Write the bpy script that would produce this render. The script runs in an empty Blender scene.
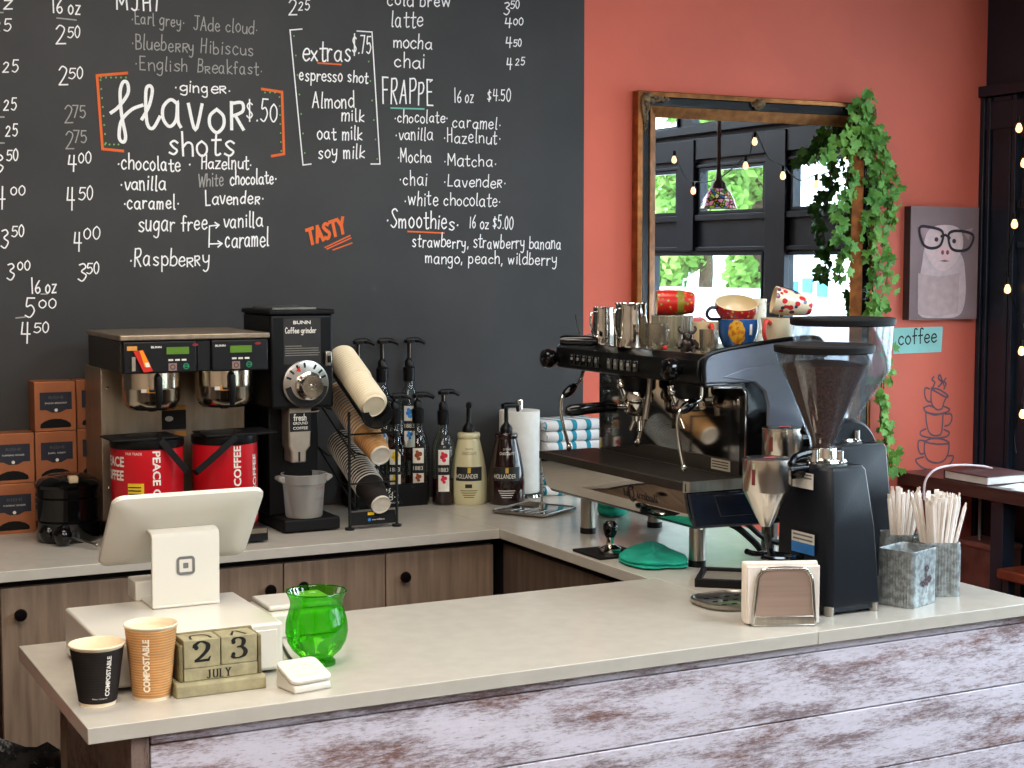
import bpy, math, random
from mathutils import Matrix, Vector
random.seed(7)
R = math.radians
COL = bpy.context.scene.collection

# ---------------------------------------------------------------- camera geometry
F = 1580.0
PITCH = math.atan(122 / F)
CZ = 1.69
YAW = math.atan(814.6 / math.hypot(F, 122))
HC = 0.92            # worktop height
WY = 4.70            # back wall plane
XW = 4.485           # window wall plane
_sy, _cy, _sp, _cp = math.sin(YAW), math.cos(YAW), math.sin(PITCH), math.cos(PITCH)
_R = Vector((_cy, -_sy, 0)); _F = Vector((_sy*_cp, _cy*_cp, -_sp)); _U = Vector((_sy*_sp, _cy*_sp, _cp))
CAM = Vector((0, 0, CZ))
def ray(px, py): return _F + _R*((px-512)/F) + _U*((384-py)/F)
def ony(px, py, Y):
    d = ray(px, py); return CAM + d*(Y/d.y)
def onz(px, py, Z=HC):
    d = ray(px, py); return CAM + d*((Z-CZ)/d.z)
def onx(px, py, X):
    d = ray(px, py); return CAM + d*(X/d.x)

cd = bpy.data.cameras.new('camera'); cd.sensor_width = 36; cd.lens = F/1024*36; cd.clip_start = .05
cam = bpy.data.objects.new('camera', cd); COL.objects.link(cam)
cam.location = CAM; cam.rotation_euler = (math.pi/2 - PITCH, 0, -YAW)
bpy.context.scene.camera = cam

# ---------------------------------------------------------------- materials
def lin(c):
    out = []
    for v in c[:3]:
        v /= 255.0
        out.append(v/12.92 if v <= .04045 else ((v+.055)/1.055)**2.4)
    return (*out, 1)
MATS = {}
def mat(name, col=(128,128,128), rough=.5, metal=0, noise=None, bump=None, coat=0, emit=0, spec=None, trans=0, ior=1.45, stretch=None, col2=None, lo=.35, hi=.65):
    """procedural principled material; noise=(scale, amount) varies the colour, col2 mixes a second colour in"""
    if name in MATS: return MATS[name]
    m = bpy.data.materials.new(name); m.use_nodes = True; MATS[name] = m
    nt = m.node_tree; N = nt.nodes; L = nt.links
    b = N['Principled BSDF']
    b.inputs['Roughness'].default_value = rough; b.inputs['Metallic'].default_value = metal
    b.inputs['Base Color'].default_value = lin(col)
    if coat: b.inputs['Coat Weight'].default_value = coat; b.inputs['Coat Roughness'].default_value = .08
    if spec is not None: b.inputs['Specular IOR Level'].default_value = spec
    if trans: b.inputs['Transmission Weight'].default_value = trans
    b.inputs['IOR'].default_value = ior
    if emit:
        b.inputs['Emission Color'].default_value = lin(col); b.inputs['Emission Strength'].default_value = emit
    if noise or bump:
        tc = N.new('ShaderNodeTexCoord'); mp = N.new('ShaderNodeMapping')
        L.new(tc.outputs['Object'], mp.inputs['Vector'])
        if stretch: mp.inputs['Scale'].default_value = stretch
    if noise:
        sc, am = noise
        nz = N.new('ShaderNodeTexNoise'); nz.inputs['Scale'].default_value = sc; nz.inputs['Detail'].default_value = 6
        L.new(mp.outputs['Vector'], nz.inputs['Vector'])
        cr = N.new('ShaderNodeValToRGB'); L.new(nz.outputs['Fac'], cr.inputs['Fac'])
        c = lin(col)
        if col2: a, d = c, lin(col2)
        else: a = tuple(v*(1-am) for v in c[:3])+(1,); d = tuple(min(1, v*(1+am)) for v in c[:3])+(1,)
        cr.color_ramp.elements[0].position = lo; cr.color_ramp.elements[1].position = hi
        cr.color_ramp.elements[0].color = a; cr.color_ramp.elements[1].color = d
        L.new(cr.outputs['Color'], b.inputs['Base Color'])
    if bump:
        sc, st = bump
        nb = N.new('ShaderNodeTexNoise'); nb.inputs['Scale'].default_value = sc; nb.inputs['Detail'].default_value = 4
        L.new(mp.outputs['Vector'], nb.inputs['Vector'])
        bp = N.new('ShaderNodeBump'); bp.inputs['Strength'].default_value = st; bp.inputs['Distance'].default_value = .003
        L.new(nb.outputs['Fac'], bp.inputs['Height']); L.new(bp.outputs['Normal'], b.inputs['Normal'])
    return m
def thin_glass(name, tint=(255,255,255), gloss=.12, rough=.02, density=1.0, haze=0, hazecol=(230,230,230)):
    """thin clear wall: mostly transparent, a little mirror reflection, optional milky diffuse share"""
    if name in MATS: return MATS[name]
    m = bpy.data.materials.new(name); m.use_nodes = True; MATS[name] = m
    nt = m.node_tree; N = nt.nodes; L = nt.links
    N.remove(N['Principled BSDF']); out = N['Material Output']
    t = N.new('ShaderNodeBsdfTransparent'); t.inputs['Color'].default_value = lin(tint)
    g = N.new('ShaderNodeBsdfGlossy'); g.inputs['Roughness'].default_value = rough
    lw = N.new('ShaderNodeLayerWeight'); lw.inputs['Blend'].default_value = .35
    mr = N.new('ShaderNodeMapRange'); mr.inputs['To Min'].default_value = gloss*.35; mr.inputs['To Max'].default_value = min(1, gloss*5)
    L.new(lw.outputs['Fresnel'], mr.inputs['Value'])
    mx = N.new('ShaderNodeMixShader'); L.new(mr.outputs['Result'], mx.inputs['Fac'])
    first = t.outputs['BSDF']
    if haze:
        d = N.new('ShaderNodeBsdfDiffuse'); d.inputs['Color'].default_value = lin(hazecol)
        tl = N.new('ShaderNodeBsdfTranslucent'); tl.inputs['Color'].default_value = lin(hazecol)
        m2 = N.new('ShaderNodeMixShader'); m2.inputs['Fac'].default_value = .5
        L.new(d.outputs['BSDF'], m2.inputs[1]); L.new(tl.outputs['BSDF'], m2.inputs[2])
        m3 = N.new('ShaderNodeMixShader'); m3.inputs['Fac'].default_value = haze
        L.new(first, m3.inputs[1]); L.new(m2.outputs['Shader'], m3.inputs[2]); first = m3.outputs['Shader']
    L.new(first, mx.inputs[1]); L.new(g.outputs['BSDF'], mx.inputs[2])
    L.new(mx.outputs['Shader'], out.inputs['Surface'])
    return m

# ---------------------------------------------------------------- mesh builder
class MB:
    """collects shapes in world coordinates and links them as ONE mesh under a thing"""
    def __init__(s, o=(0,0,0), rz=0):
        s.v = []; s.f = []; s.mi = []; s.mats = []; s.cur = 0
        s.T = Matrix.Identity(4); s.o = Vector(o)
    def m(s, mt):
        if mt not in s.mats: s.mats.append(mt)
        s.cur = s.mats.index(mt); return s
    def add(s, vs, fs):
        b = len(s.v)
        s.v += [s.T @ Vector(p) for p in vs]
        s.f += [[i+b for i in f] for f in fs]; s.mi += [s.cur]*len(fs); return s
    def box(s, x0, x1, y0, y1, z0, z1):
        vs = [(x,y,z) for z in (z0,z1) for y in (y0,y1) for x in (x0,x1)]
        return s.add(vs, [(0,2,3,1),(4,5,7,6),(0,1,5,4),(2,6,7,3),(0,4,6,2),(1,3,7,5)])
    def loft(s, rings, cap0=True, cap1=True, closed=False):
        n = len(rings[0]); vs = [p for r in rings for p in r]; fs = []
        k = len(rings)
        for i in range(k if closed else k-1):
            a, b = i*n, ((i+1) % k)*n
            for j in range(n): fs.append((a+j, a+(j+1) % n, b+(j+1) % n, b+j))
        if not closed:
            if cap0: fs.append(tuple(reversed(range(n))))
            if cap1: fs.append(tuple((k-1)*n+j for j in range(n)))
        return s.add(vs, fs)
    def lathe(s, prof, c=(0,0,0), n=32, M=None, caps=True):
        M = M or Matrix.Identity(3); c = Vector(c); rings = []
        for r, z in prof:
            rings.append([c + M @ Vector((max(r,1e-5)*math.cos(2*math.pi*j/n), max(r,1e-5)*math.sin(2*math.pi*j/n), z)) for j in range(n)])
        return s.loft(rings, caps and prof[0][0] > 1e-4, caps and prof[-1][0] > 1e-4)
    def cyl(s, p0, p1, r0, r1=None, n=20):
        p0, p1 = Vector(p0), Vector(p1); d = p1-p0
        M = d.to_track_quat('Z', 'Y').to_matrix()
        return s.lathe([(r0, 0), (r0 if r1 is None else r1, d.length)], p0, n, M)
    def tube(s, pts, r, n=8, closed=False):
        P = [Vector(p) for p in pts]; k = len(P); rings = []
        rr = r if isinstance(r, (list, tuple)) else [r]*k
        up = None
        for i in range(k):
            a = P[(i-1) % k] if (closed or i > 0) else P[i]; b = P[(i+1) % k] if (closed or i < k-1) else P[i]
            t = (b-a).normalized() if (b-a).length > 1e-9 else Vector((0,0,1))
            if up is None:
                up = t.orthogonal().normalized()
            up = (up - t*up.dot(t)); up = up.normalized() if up.length > 1e-6 else t.orthogonal().normalized()
            w = t.cross(up)
            rings.append([P[i] + (up*math.cos(2*math.pi*j/n)+w*math.sin(2*math.pi*j/n))*rr[i] for j in range(n)])
        return s.loft(rings, closed=closed)
    def prism(s, poly, plane, a, b):
        """2-D polygon (counter-clockwise) in 'xy','xz','yz', extruded from a to b along the third axis"""
        def P(u, v, w): return {'xy': (u,v,w), 'xz': (u,w,v), 'yz': (w,u,v)}[plane]
        n = len(poly)
        vs = [P(u,v,a) for u,v in poly]+[P(u,v,b) for u,v in poly]
        fs = [tuple(range(n)), tuple(range(2*n-1, n-1, -1))]
        for j in range(n): fs.append((j, j+n, (j+1) % n+n, (j+1) % n))
        return s.add(vs, fs)
    def sphere(s, c, r, n=16, sc=(1,1,1)):
        c = Vector(c); rings = []
        for i in range(n//2+1):
            t = math.pi*i/(n//2); z = -math.cos(t)*r; q = max(math.sin(t)*r, 1e-5)
            rings.append([c+Vector((q*math.cos(2*math.pi*j/n)*sc[0], q*math.sin(2*math.pi*j/n)*sc[1], z*sc[2])) for j in range(n)])
        return s.loft(rings)
    def ribbon(s, pts, w, M, closed=False):
        """flat brush stroke: 2-D points mapped by M((u,v)) -> 3-D; w a width or function(dir)->width"""
        P = [Vector((p[0], p[1])) for p in pts]; k = len(P)
        if k < 2: return s
        vs = []
        for i in range(k):
            a = P[i-1] if (i > 0 or closed) else P[i]; b = P[(i+1) % k] if (i < k-1 or closed) else P[i]
            t = (b-a); t = t.normalized() if t.length > 1e-9 else Vector((1,0))
            nrm = Vector((-t.y, t.x)); ww = w(t) if callable(w) else w
            p = P[i].copy()
            if not closed and not callable(w):
                if i == 0: p -= t*ww*.4
                if i == k-1: p += t*ww*.4
            e = Vector((0,-6e-6*i,0))      # later parts of a stroke lie on top of earlier ones
            vs += [M(p-nrm*ww/2)+e, M(p+nrm*ww/2)+e]
        fs = [(2*i, 2*i+2, 2*i+3, 2*i+1) for i in range(k-1)]
        if closed: fs.append((2*k-2, 0, 1, 2*k-1))
        return s.add(vs, fs)
    def build(s, name, parent=None, mt=None, bevel=0, smooth=True, seg=2, angle=40, sub=0):
        me = bpy.data.meshes.new(name)
        me.from_pydata([tuple(p - s.o) for p in s.v], [], s.f)
        for mm in (s.mats or [mt]): me.materials.append(mm)
        if s.mats: me.polygons.foreach_set('material_index', s.mi)
        me.update()
        import bmesh
        bm = bmesh.new(); bm.from_mesh(me); bmesh.ops.recalc_face_normals(bm, faces=bm.faces); bm.to_mesh(me); bm.free()
        if smooth:
            me.polygons.foreach_set('use_smooth', [True]*len(me.polygons))
            me.set_sharp_from_angle(angle=R(angle))
        o = bpy.data.objects.new(name, me); COL.objects.link(o); o.parent = parent
        if parent is None: o.location = s.o
        if bevel:
            bv = o.modifiers.new('bevel', 'BEVEL'); bv.width = bevel; bv.segments = seg; bv.limit_method = 'ANGLE'; bv.angle_limit = R(50)
            bv.harden_normals = False
        if sub:
            sd = o.modifiers.new('sub', 'SUBSURF'); sd.levels = sub; sd.render_levels = sub
        return o

def thing(name, label, cat, loc=(0,0,0), rotz=0, group=None):
    o = bpy.data.objects.new(name, None); COL.objects.link(o); o.empty_display_size = .05
    o.location = loc; o.rotation_euler = (0,0,rotz); o['label'] = label; o['category'] = cat
    if group: o['group'] = group
    return o
def tag(o, label, cat, group=None):
    o['label'] = label; o['category'] = cat
    if group: o['group'] = group
    return o
def struct(o): o['kind'] = 'structure'; return o
def dup(root, loc, rot=None, label=None, group=None):
    r = root.copy(); COL.objects.link(r); r.location = loc
    if rot is not None: r.rotation_euler = rot
    if label: r['label'] = label
    if group: r['group'] = group
    for ch in list(root.children):
        c = ch.copy(); COL.objects.link(c); c.parent = r
        for g in ch.children:
            d = g.copy(); COL.objects.link(d); d.parent = c
    return r

def catmull(pts, n=6, closed=False):
    P = [Vector(p) for p in pts]; k = len(P)
    if k < 3: return P
    out = []
    for i in range(k if closed else k-1):
        if closed: p0, p1, p2, p3 = P[i-1], P[i], P[(i+1) % k], P[(i+2) % k]
        else: p0, p1, p2, p3 = P[max(i-1,0)], P[i], P[i+1], P[min(i+2,k-1)]
        for j in range(n):
            t = j/n
            out.append(.5*((2*p1)+(p2-p0)*t+(2*p0-5*p1+4*p2-p3)*t*t+(3*p1-p0-3*p2+p3)*t**3))
    if not closed: out.append(P[-1])
    return out
def rrect(x0, x1, y0, y1, r, n=5):
    out = []
    for cx, cy, a in ((x1-r,y0+r,-90),(x1-r,y1-r,0),(x0+r,y1-r,90),(x0+r,y0+r,180)):
        for j in range(n+1):
            t = R(a+90*j/n); out.append((cx+r*math.cos(t), cy+r*math.sin(t)))
    return out
def ellipse(cx, cy, rx, ry, n=20): return [(cx+rx*math.cos(2*math.pi*j/n), cy+ry*math.sin(2*math.pi*j/n)) for j in range(n)]

# ---------------------------------------------------------------- lettering
GL = {}
def _g(ch, w, s): GL[ch] = (w, [[tuple(float(q) for q in p.split(',')) for p in st.split()] for st in s.split('|')])
for line in '''a 5.2 4,4.2 2.4,5 .6,3.6 .5,1.4 2,0 3.6,1.4 4,4.8 4,1.2 4.6,0
b 4.8 .6,9 .5,.2|.6,3.6 2.4,5 4,3.4 3.8,1 2,0 .5,.8
c 4.5 3.8,4 2.4,5 .7,3.6 .6,1.4 2.2,0 3.9,.9
d 5 4,4 2.4,5 .6,3.4 .6,1.2 2,0 3.8,1.4|4.1,9 4,0
e 4.6 .6,2.6 3.8,2.9 3.4,4.6 2,5 .7,3.6 .6,1.4 2.2,0 4,1
f 3.8 3.6,8.4 2.4,9 1.6,7.6 1.6,0|.3,4.6 3.2,4.8
g 4.8 3.8,4.2 2.2,5 .6,3.6 .6,1.8 2,.6 3.6,1.8|4,4.8 4,-1.6 2.6,-3 .8,-2.2
h 4.6 .6,9 .6,0|.6,3 2.2,5 3.8,4.2 3.9,0
i 1.9 .8,5 .8,0|.8,6.8 .9,7.3
k 4.4 .6,9 .6,0|3.6,5 .8,2.2 3.8,0
l 2.2 .8,9 .8,.6 1.6,0
m 6.2 .5,5 .6,0|.6,3.4 1.8,5 2.8,4 2.8,0|2.8,3.4 4.2,5 5.2,4 5.3,0
n 4.6 .5,5 .6,0|.6,3.2 2.2,5 3.6,4 3.8,0
o 4.7 2.2,5 .6,3.6 .6,1.4 2.2,0 3.8,1.4 3.8,3.6 2.2,5
p 4.8 .6,5 .6,-3|.6,3.8 2.4,5 4,3.4 3.8,1 2.2,.2 .7,1.2
r 3.9 .6,5 .7,0|.7,3 2,4.8 3.4,4.6
s 4.3 3.6,4.3 2.2,5 .8,4 2,2.6 3.6,1.4 2.4,0 .6,.6
t 3.9 1.8,8 1.8,.8 2.8,0 3.6,.5|.3,5.2 3.6,5.4
u 4.6 .6,5 .6,1.4 2,0 3.6,1.4 3.9,5 4,0
v 4.4 .4,5 2.1,0 3.8,5
w 6.2 .4,5 1.6,0|1.6,0 3,4.4|3,4.4 4.4,0|4.4,0 5.6,5
x 4.4 .5,5 3.8,0|3.7,5 .4,0
y 4.8 .5,5 .8,2.4 2.2,1.6 3.8,2.6|4,5 3.6,-1 2.2,-3 .8,-2.4
z 4.5 .5,5 3.8,5|3.8,5 .5,0|.5,0 4,.1
A 5.4 .4,0 2.6,9|2.6,9 4.8,0|1.2,3.2 4.2,3.2
B 4.9 .7,9 .7,0|.7,9 3.6,8.4 3.6,5.4 .8,4.8 4.2,4 4.2,.8 .7,0
C 5 4.4,7.6 2.6,9 .8,6.6 .8,2.2 2.6,0 4.4,1.4
E 4.8 .7,9 .7,0|.7,9 4,9|.7,4.7 3.4,4.8|.7,0 4.2,0
F 4.6 .7,9 .7,0|.7,9 4,9|.7,4.7 3.4,4.8
H 5 .7,9 .7,0|4.2,9 4.2,0|.7,4.4 4.2,4.8
I 2 .8,9 .8,0
J 4.8 1,9 4.4,9|3,9 3,1.6 1.8,0 .5,1.2
L 4.6 .8,9 .8,0|.8,0 4,.1
M 6 .5,0 .7,9|.7,9 2.8,3|2.8,3 5,9|5,9 5.3,0
P 4.8 .7,9 .7,0|.7,8.8 3.4,9 4.2,7 3.2,5 .8,4.4
R 5 .7,9 .7,0|.7,8.8 3.4,9 4.2,7 3.2,5 .8,4.4|1.6,4.4 4.4,0
S 4.7 4,8 2.4,9 .7,7.6 2.2,5 4,2.6 2.4,0 .5,1
T 5 .3,9 4.7,9|2.5,9 2.5,0
U 5 .7,9 .7,2 2.5,0 4.3,2 4.3,9
W 6.5 .4,9 1.7,0|1.7,0 3.2,7|3.2,7 4.7,0|4.7,0 6,9
Y 4.8 .4,9 2.4,4.6|4.4,9 2.4,4.6|2.4,4.6 2.4,0
0 4.6 2.2,9 .6,6.6 .6,2.4 2.2,0 3.8,2.4 3.8,6.6 2.2,9
1 2.6 1.2,9 1.2,0
2 4.8 .6,7.2 2,9 3.8,7.4 2.8,4 .5,0|.5,0 4.2,.1
3 4.7 .8,8.4 2.6,9 3.6,7.2 1.8,5 3.9,3 2.4,0 .5,1
4 4.8 1,9 .6,4|.6,4 4.4,4|3.2,9 3.2,0
5 4.6 4,9 1.2,9|1.2,9 .9,5 2.8,5.6 4,3 2.4,0 .5,.8
6 4.6 3.4,9 1,5 .6,2 2.2,0 3.9,1.8 3,4.2 1,3.4
7 4.6 .4,9 4.2,9|4.2,9 1.8,0
8 4.6 2.2,4.8 .7,7 2.2,9 3.8,7 2.2,4.8 .5,2.2 2.2,0 4,2.2 2.2,4.8
$ 4.6 3.8,7.2 2.2,8 .8,6.4 2.2,4.4 3.8,2.6 2.2,1 .5,2|2.2,9.4 2.2,-.4
. 2 .9,.1 1.1,.4
, 2 1,.5 .6,-1.2
* 2.4 1.1,2.6 1.2,3
~ 4.4 .6,5 .7,0|.7,4.8 3.4,5 3.6,3.4 .8,2.4|1.8,2.4 3.8,0
^ 6.4 0,3.2 1.6,4.6 3.4,7.4 3.3,9.6 2.4,9.8 1.8,7.5 2.2,2.5 3,-1.6 2.6,-3 1.7,-2 2.1,1.5 4.2,4 6.4,5
! 4 .2,2 1.8,5 2.6,8.4 2,9.4 1.2,8 1.2,1.4 2.4,0 4,2.6'''.split('\n'):
    ch, w, s = line.split(' ', 2); _g(ch, float(w), s)
def strokes(text, wob=False):
    """polylines of a hand-lettered line, advance width"""
    x = 0; out = []; rj = random.Random(text)
    for ch in text:
        if ch == ' ': x += 3.2; continue
        w, ss = GL[ch]
        kx, ky, sl, dy = (rj.uniform(.84,1.06), rj.uniform(.86,1.12), rj.uniform(-.03,.09), rj.uniform(-.55,.45)) if wob else (1,1,0,0)
        for st in ss:
            st = [(px*kx+py*sl+x, py*ky+dy) for px, py in st]
            out.append(catmull(st, 5) if len(st) > 2 else [Vector(p) for p in st])
        x += w + (rj.uniform(.2,.6) if wob else .5)
    return out, max(x-.5, 1)
def letter(mb, text, M, w, h, wd, wob=False):
    """strokes scaled to width w and ascender height h, mapped by M((u,v)), brush width wd"""
    ss, adv = strokes(text, wob)
    for i, st in enumerate(ss):
        mb.T = Matrix.Translation((0,-6e-5*i,0)); mb.ribbon([(p.x/adv*w, p.y/9*h) for p in st], wd, M)
    mb.T = Matrix.Identity(4)
    return mb
def type_mesh(s, bold=0.0, spacing=1.0):
    """typeset text outline as (verts, faces), normalised: x from 0..W, cap height 1"""
    cu = bpy.data.curves.new('t', 'FONT'); cu.body = s; cu.size = 1; cu.offset = bold; cu.resolution_u = 3; cu.space_character = spacing
    o = bpy.data.objects.new('t', cu); COL.objects.link(o)
    dg = bpy.context.evaluated_depsgraph_get()
    me = bpy.data.meshes.new_from_object(o.evaluated_get(dg))
    vs = [v.co.copy() for v in me.vertices]; fs = [tuple(p.vertices) for p in me.polygons]
    bpy.data.objects.remove(o); bpy.data.curves.remove(cu); bpy.data.meshes.remove(me)
    x0 = min(v.x for v in vs); x1 = max(v.x for v in vs); y0 = min(v.y for v in vs); y1 = max(v.y for v in vs)
    k = 1/max(y1-y0, 1e-6)
    return [((v.x-x0)*k, (v.y-y0)*k) for v in vs], fs, (x1-x0)*k
def typeset(mb, s, M, w=None, h=.01, bold=.0, center=False, spacing=1.0):
    vs, fs, W = type_mesh(s, bold, spacing)
    sx = h if w is None else w/W
    off = -W*sx/2 if center else 0
    return mb.add([M(Vector((x*sx+off, y*h))) for x, y in vs], fs)
def facing(x, z, y):           # writing on a surface that faces the camera side (-y)
    return lambda p: Vector((x+p[0], y, z+p[1]))
def around(cx, cy, r, a0, z, eps=.0006, vert=False, rfn=None):
    """writing wrapped on a cylinder about (cx,cy): starts at angle a0 (degrees, seen from above)"""
    def f(p):
        u, v = (p[0], p[1]) if not vert else ((p[1], -p[0]) if vert == 'cw' else (-p[1], p[0]))
        rr = (rfn(z+v) if rfn else r)+eps
        a = R(a0)+u/rr
        return Vector((cx+rr*math.cos(a), cy+rr*math.sin(a), z+v))
    return f

# common materials
M_black = mat('black_plastic', (11,11,12), .38, noise=(40,.15), spec=.35)
M_gloss = mat('black_gloss', (8,8,9), .10, coat=.3, noise=(20,.1))
M_matte = mat('black_matte', (15,14,15), .6, noise=(60,.12), bump=(300,.15), spec=.3)
M_chrome = mat('chrome', (215,212,205), .09, 1, noise=(6,.04))
M_steel = mat('brushed_steel', (176,170,160), .28, 1, noise=(60,.1), stretch=(1,1,.05))
M_white = mat('white_plastic', (212,207,196), .3, coat=.15, noise=(4,.02))
M_paper = mat('white_paper', (225,222,216), .8, noise=(30,.04), bump=(120,.2))
M_wire = mat('black_wire', (14,14,15), .4, noise=(30,.1))
M_ink = mat('black_ink', (22,20,20), .6, noise=(80,.1))
M_wprint = mat('white_print', (228,224,214), .6, noise=(80,.05))
# ================================================================ the room
M_orange = mat('orange_wall_paint', (216,109,88), .62, noise=(2.2,.06), bump=(160,.08))
M_frame = mat('black_painted_wood', (32,40,52), .38, noise=(8,.15), bump=(60,.06))
M_floor = mat('dark_floor_tile', (70,60,54), .45, noise=(3,.2))
M_ceil = mat('grey_ceiling_paint', (150,140,130), .8, noise=(3,.05))
M_cream = mat('cream_wall_paint', (190,170,150), .8, noise=(3,.05))
w = MB(); w.box(-2.35, 4.60, WY, WY+.15, 0, 3.1)
struct(w.build('wall_back', mt=M_orange))
w = MB(); w.box(-2.35, 4.60, -3.15, WY+.15, -.1, 0); struct(w.build('floor', mt=M_floor))
w = MB(); w.box(-2.35, 4.60, -3.15, WY+.15, 3.1, 3.2); struct(w.build('ceiling', mt=M_ceil))
w = MB(); w.box(-2.35, -2.2, -3.0, WY, 0, 3.1); struct(w.build('wall_left', mt=M_cream))
w = MB(); w.box(-2.35, 4.60, -3.15, -3.0, 0, 3.1); struct(w.build('wall_front', mt=M_cream))
# window wall: solid bands and piers around the openings
UP = [(-2.3,-1.5),(-1.3,-.5),(-.3,.5),(.7,1.4),(1.6,2.50),(2.70,3.25),(3.455,4.33)]
LO = [(-2.2,-1.3),(-1.1,-.1),(0,.95),(1.1,2.1),(2.26,3.24),(3.41,4.40)]
TR = [(-2.3,-.5),(-.3,1.4),(1.6,2.50),(2.62,3.30),(3.48,4.33)]
wx0, wx1 = XW+.012, XW+.045
w = MB()
for z0, z1 in ((0,.95),(1.735,1.93),(2.156,2.37),(2.75,3.1)): w.box(wx0, wx1, -3.0, WY, z0, z1)
for rows, z0, z1 in ((UP,1.93,2.156),(LO,.95,1.735),(TR,2.37,2.75)):
    y = -3.0
    for a, b in rows+[(WY,WY)]:
        w.box(wx0, wx1, y, a, z0, z1); y = b
struct(w.build('wall_right', mt=M_frame))
M_pane = thin_glass('window_glass', (245,250,250), .05)
k = 0
for rows, z0, z1 in ((UP,1.93,2.156),(LO,.95,1.735),(TR,2.37,2.75)):
    for a, b in rows:
        k += 1
        e = thing('window_%d' % k, 'x', 'window'); del e['label']; del e['category']; e['kind'] = 'structure'
        f = MB(); t = .013
        f.box(wx0-.012, wx1, a, b, z0, z0+t); f.box(wx0-.012, wx1, a, b, z1-t, z1)
        f.box(wx0-.012, wx1, a, a+t, z0+t, z1-t); f.box(wx0-.012, wx1, b-t, b, z0+t, z1-t)
        f.build('window_frame', e, M_frame)
        g = MB(); g.box(wx0+.012, wx0+.016, a+t, b-t, z0+t, z1-t); g.build('window_pane', e, M_pane)
# corner pilaster with grooves, and the header ledge
w = MB()
for y0, y1, x in ((4.678,4.70,4.468),(4.668,4.678,4.486),(4.650,4.668,4.472),(4.640,4.650,4.486),(4.545,4.640,4.478),(4.535,4.545,4.488),(4.515,4.535,4.474)):
    w.box(x, wx0, y0, y1, 0, 2.325)
struct(w.build('trim_1', mt=M_frame, bevel=.002))
w = MB(); w.box(XW-.03, wx0, -3.0, WY, 2.328, 2.370); w.box(XW-.01, wx0, -3.0, WY, 2.20, 2.328-.02)
struct(w.build('trim_2', mt=M_frame, bevel=.003))
w = MB()      # raised casings on the window piers and sills
for a, b, z in ((3.275,3.43,.95),(2.525,2.675,1.745),(1.42,1.58,1.745)): w.box(wx0-.03, wx0-.001, a, b, z, 2.30)
for z0, z1, d in ((1.745,1.765,.018),(1.895,1.925,.022),(2.160,2.175,.016)): w.box(wx0-d, wx0-.001, 1.6, 4.5, z0, z1)
struct(w.build('trim_3', mt=M_frame, bevel=.002))

# ---------------------------------------------------------------- chalkboard and its lettering
M_board = mat('chalkboard_paint', (57,56,56), .58, noise=(2.5,.16), bump=(220,.06))
M_chalk = mat('white_chalk', (246,246,244), .9, noise=(400,.12))
M_faint = mat('faint_chalk', (165,164,160), .9, noise=(400,.2))
M_ochalk = mat('orange_chalk', (226,112,58), .9, noise=(400,.1))
M_tchalk = mat('teal_chalk', (120,190,170), .9, noise=(400,.1))
M_gchalk = mat('green_chalk', (120,180,90), .9, noise=(400,.1))
BY = WY-.006
bd = thing('chalkboard', 'black chalkboard wall panel with handwritten white drinks menu and prices', 'chalkboard', (1.0, WY, .9215))
w = MB(bd.location); w.box(-2.2, 2.687, BY, WY, .9215, 3.1); w.build('board', bd, M_board)
YT = BY-.0012
PXM = 1/355.0       # metres per picture pixel on the board
def on_board(p): return ony(p[0], p[1], YT)
def line_map(a, b, h):
    A, B = on_board(a), on_board(b); mid = ((a[0]+b[0])/2, (a[1]+b[1])/2)
    H = (on_board((mid[0], mid[1]-h))-on_board(mid)).z
    return A, B, H
def chalk(txts, name, mt=M_chalk, wd=.0042):
    for t in txts:
        mb = MB(bd.location); mb.m(mt)
        s, x0, y0, x1, y1, h = t[:6]
        A, B, H = line_map((x0,y0), (x1,y1), h)
        W = (B-A).length; d = (B-A)/W
        letter(mb, s, lambda p: A + d*p[0] + Vector((0,0,p[1])), W, H, t[6] if len(t) > 6 else wd, True)
        mb.build(name, bd, smooth=False)
def price(out, big, sup, bx0, bx1, yb, h, sx0, sx1, sb, sh):
    if big: out.append((big, bx0, yb, bx1, yb, h))
    if sup: out.append((sup, sx0, sb, sx1, sb, sh, .0036))
P = []
for a in (('2','50',55,67,44,18,67,81,37,11),('2','50',58,69,85,18,68,84,78,11),('4','00',67,78,172,17,78,91,163,11),
          ('4','50',66,76,211,24,78,94,199,13),('4','00',73,83,252,20,83,100,239,12),('3','50',77,87,280,17,86,100,273,11)): price(P, *a)
P.append(('16 oz', 52, 12, 81, 14, 15))
chalk(P, 'price_column')
P = []
for a in (('2','75',64,74,123,17,72,86,117,12),('2','75',65,75,149,17,73,87,142,12)): price(P, *a)
chalk(P, 'price_column', M_faint, .0036)
P = []
for a in (('','25',0,0,0,0,-8,12,31,11),('','25',0,0,0,0,2,19,72,11),('','25',0,0,0,0,3,17,110,11),('','25',0,0,0,0,5,18,136,11),
          ('3','50',-8,4,172,18,6,19,160,11),('4','00',-5,7,210,24,10,25,195,9),('3','50',0,9,247,18,11,25,236,11),
          ('3','00',6,15,279,16,17,30,270,9),('5','00',24,36,318,18,38,56,308,9),('4','50',20,32,344,22,33,50,332,10)): price(P, *a)
P += [('16 oz', 31, 293, 57, 292, 14), ('oz', -12, 9, 15, 9, 14)]
chalk(P, 'price_column')
chalk([('MJHI', 116, 9, 159, 11, 14)], 'menu_lettering', M_chalk, .005)
chalk([('*Earl grey*', 131, 23, 185, 27, 13), ('JAde cloud*', 193, 29, 258, 34, 14), ('*Bluebe~~y', 131, 48, 195, 53, 14), ('Hibiscus', 200, 53, 254, 56, 14),
       ('*English', 134, 69, 188, 72, 14), ('B~eakfast*', 197, 72, 263, 75, 13)], 'menu_lettering', M_faint, .0034)
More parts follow.
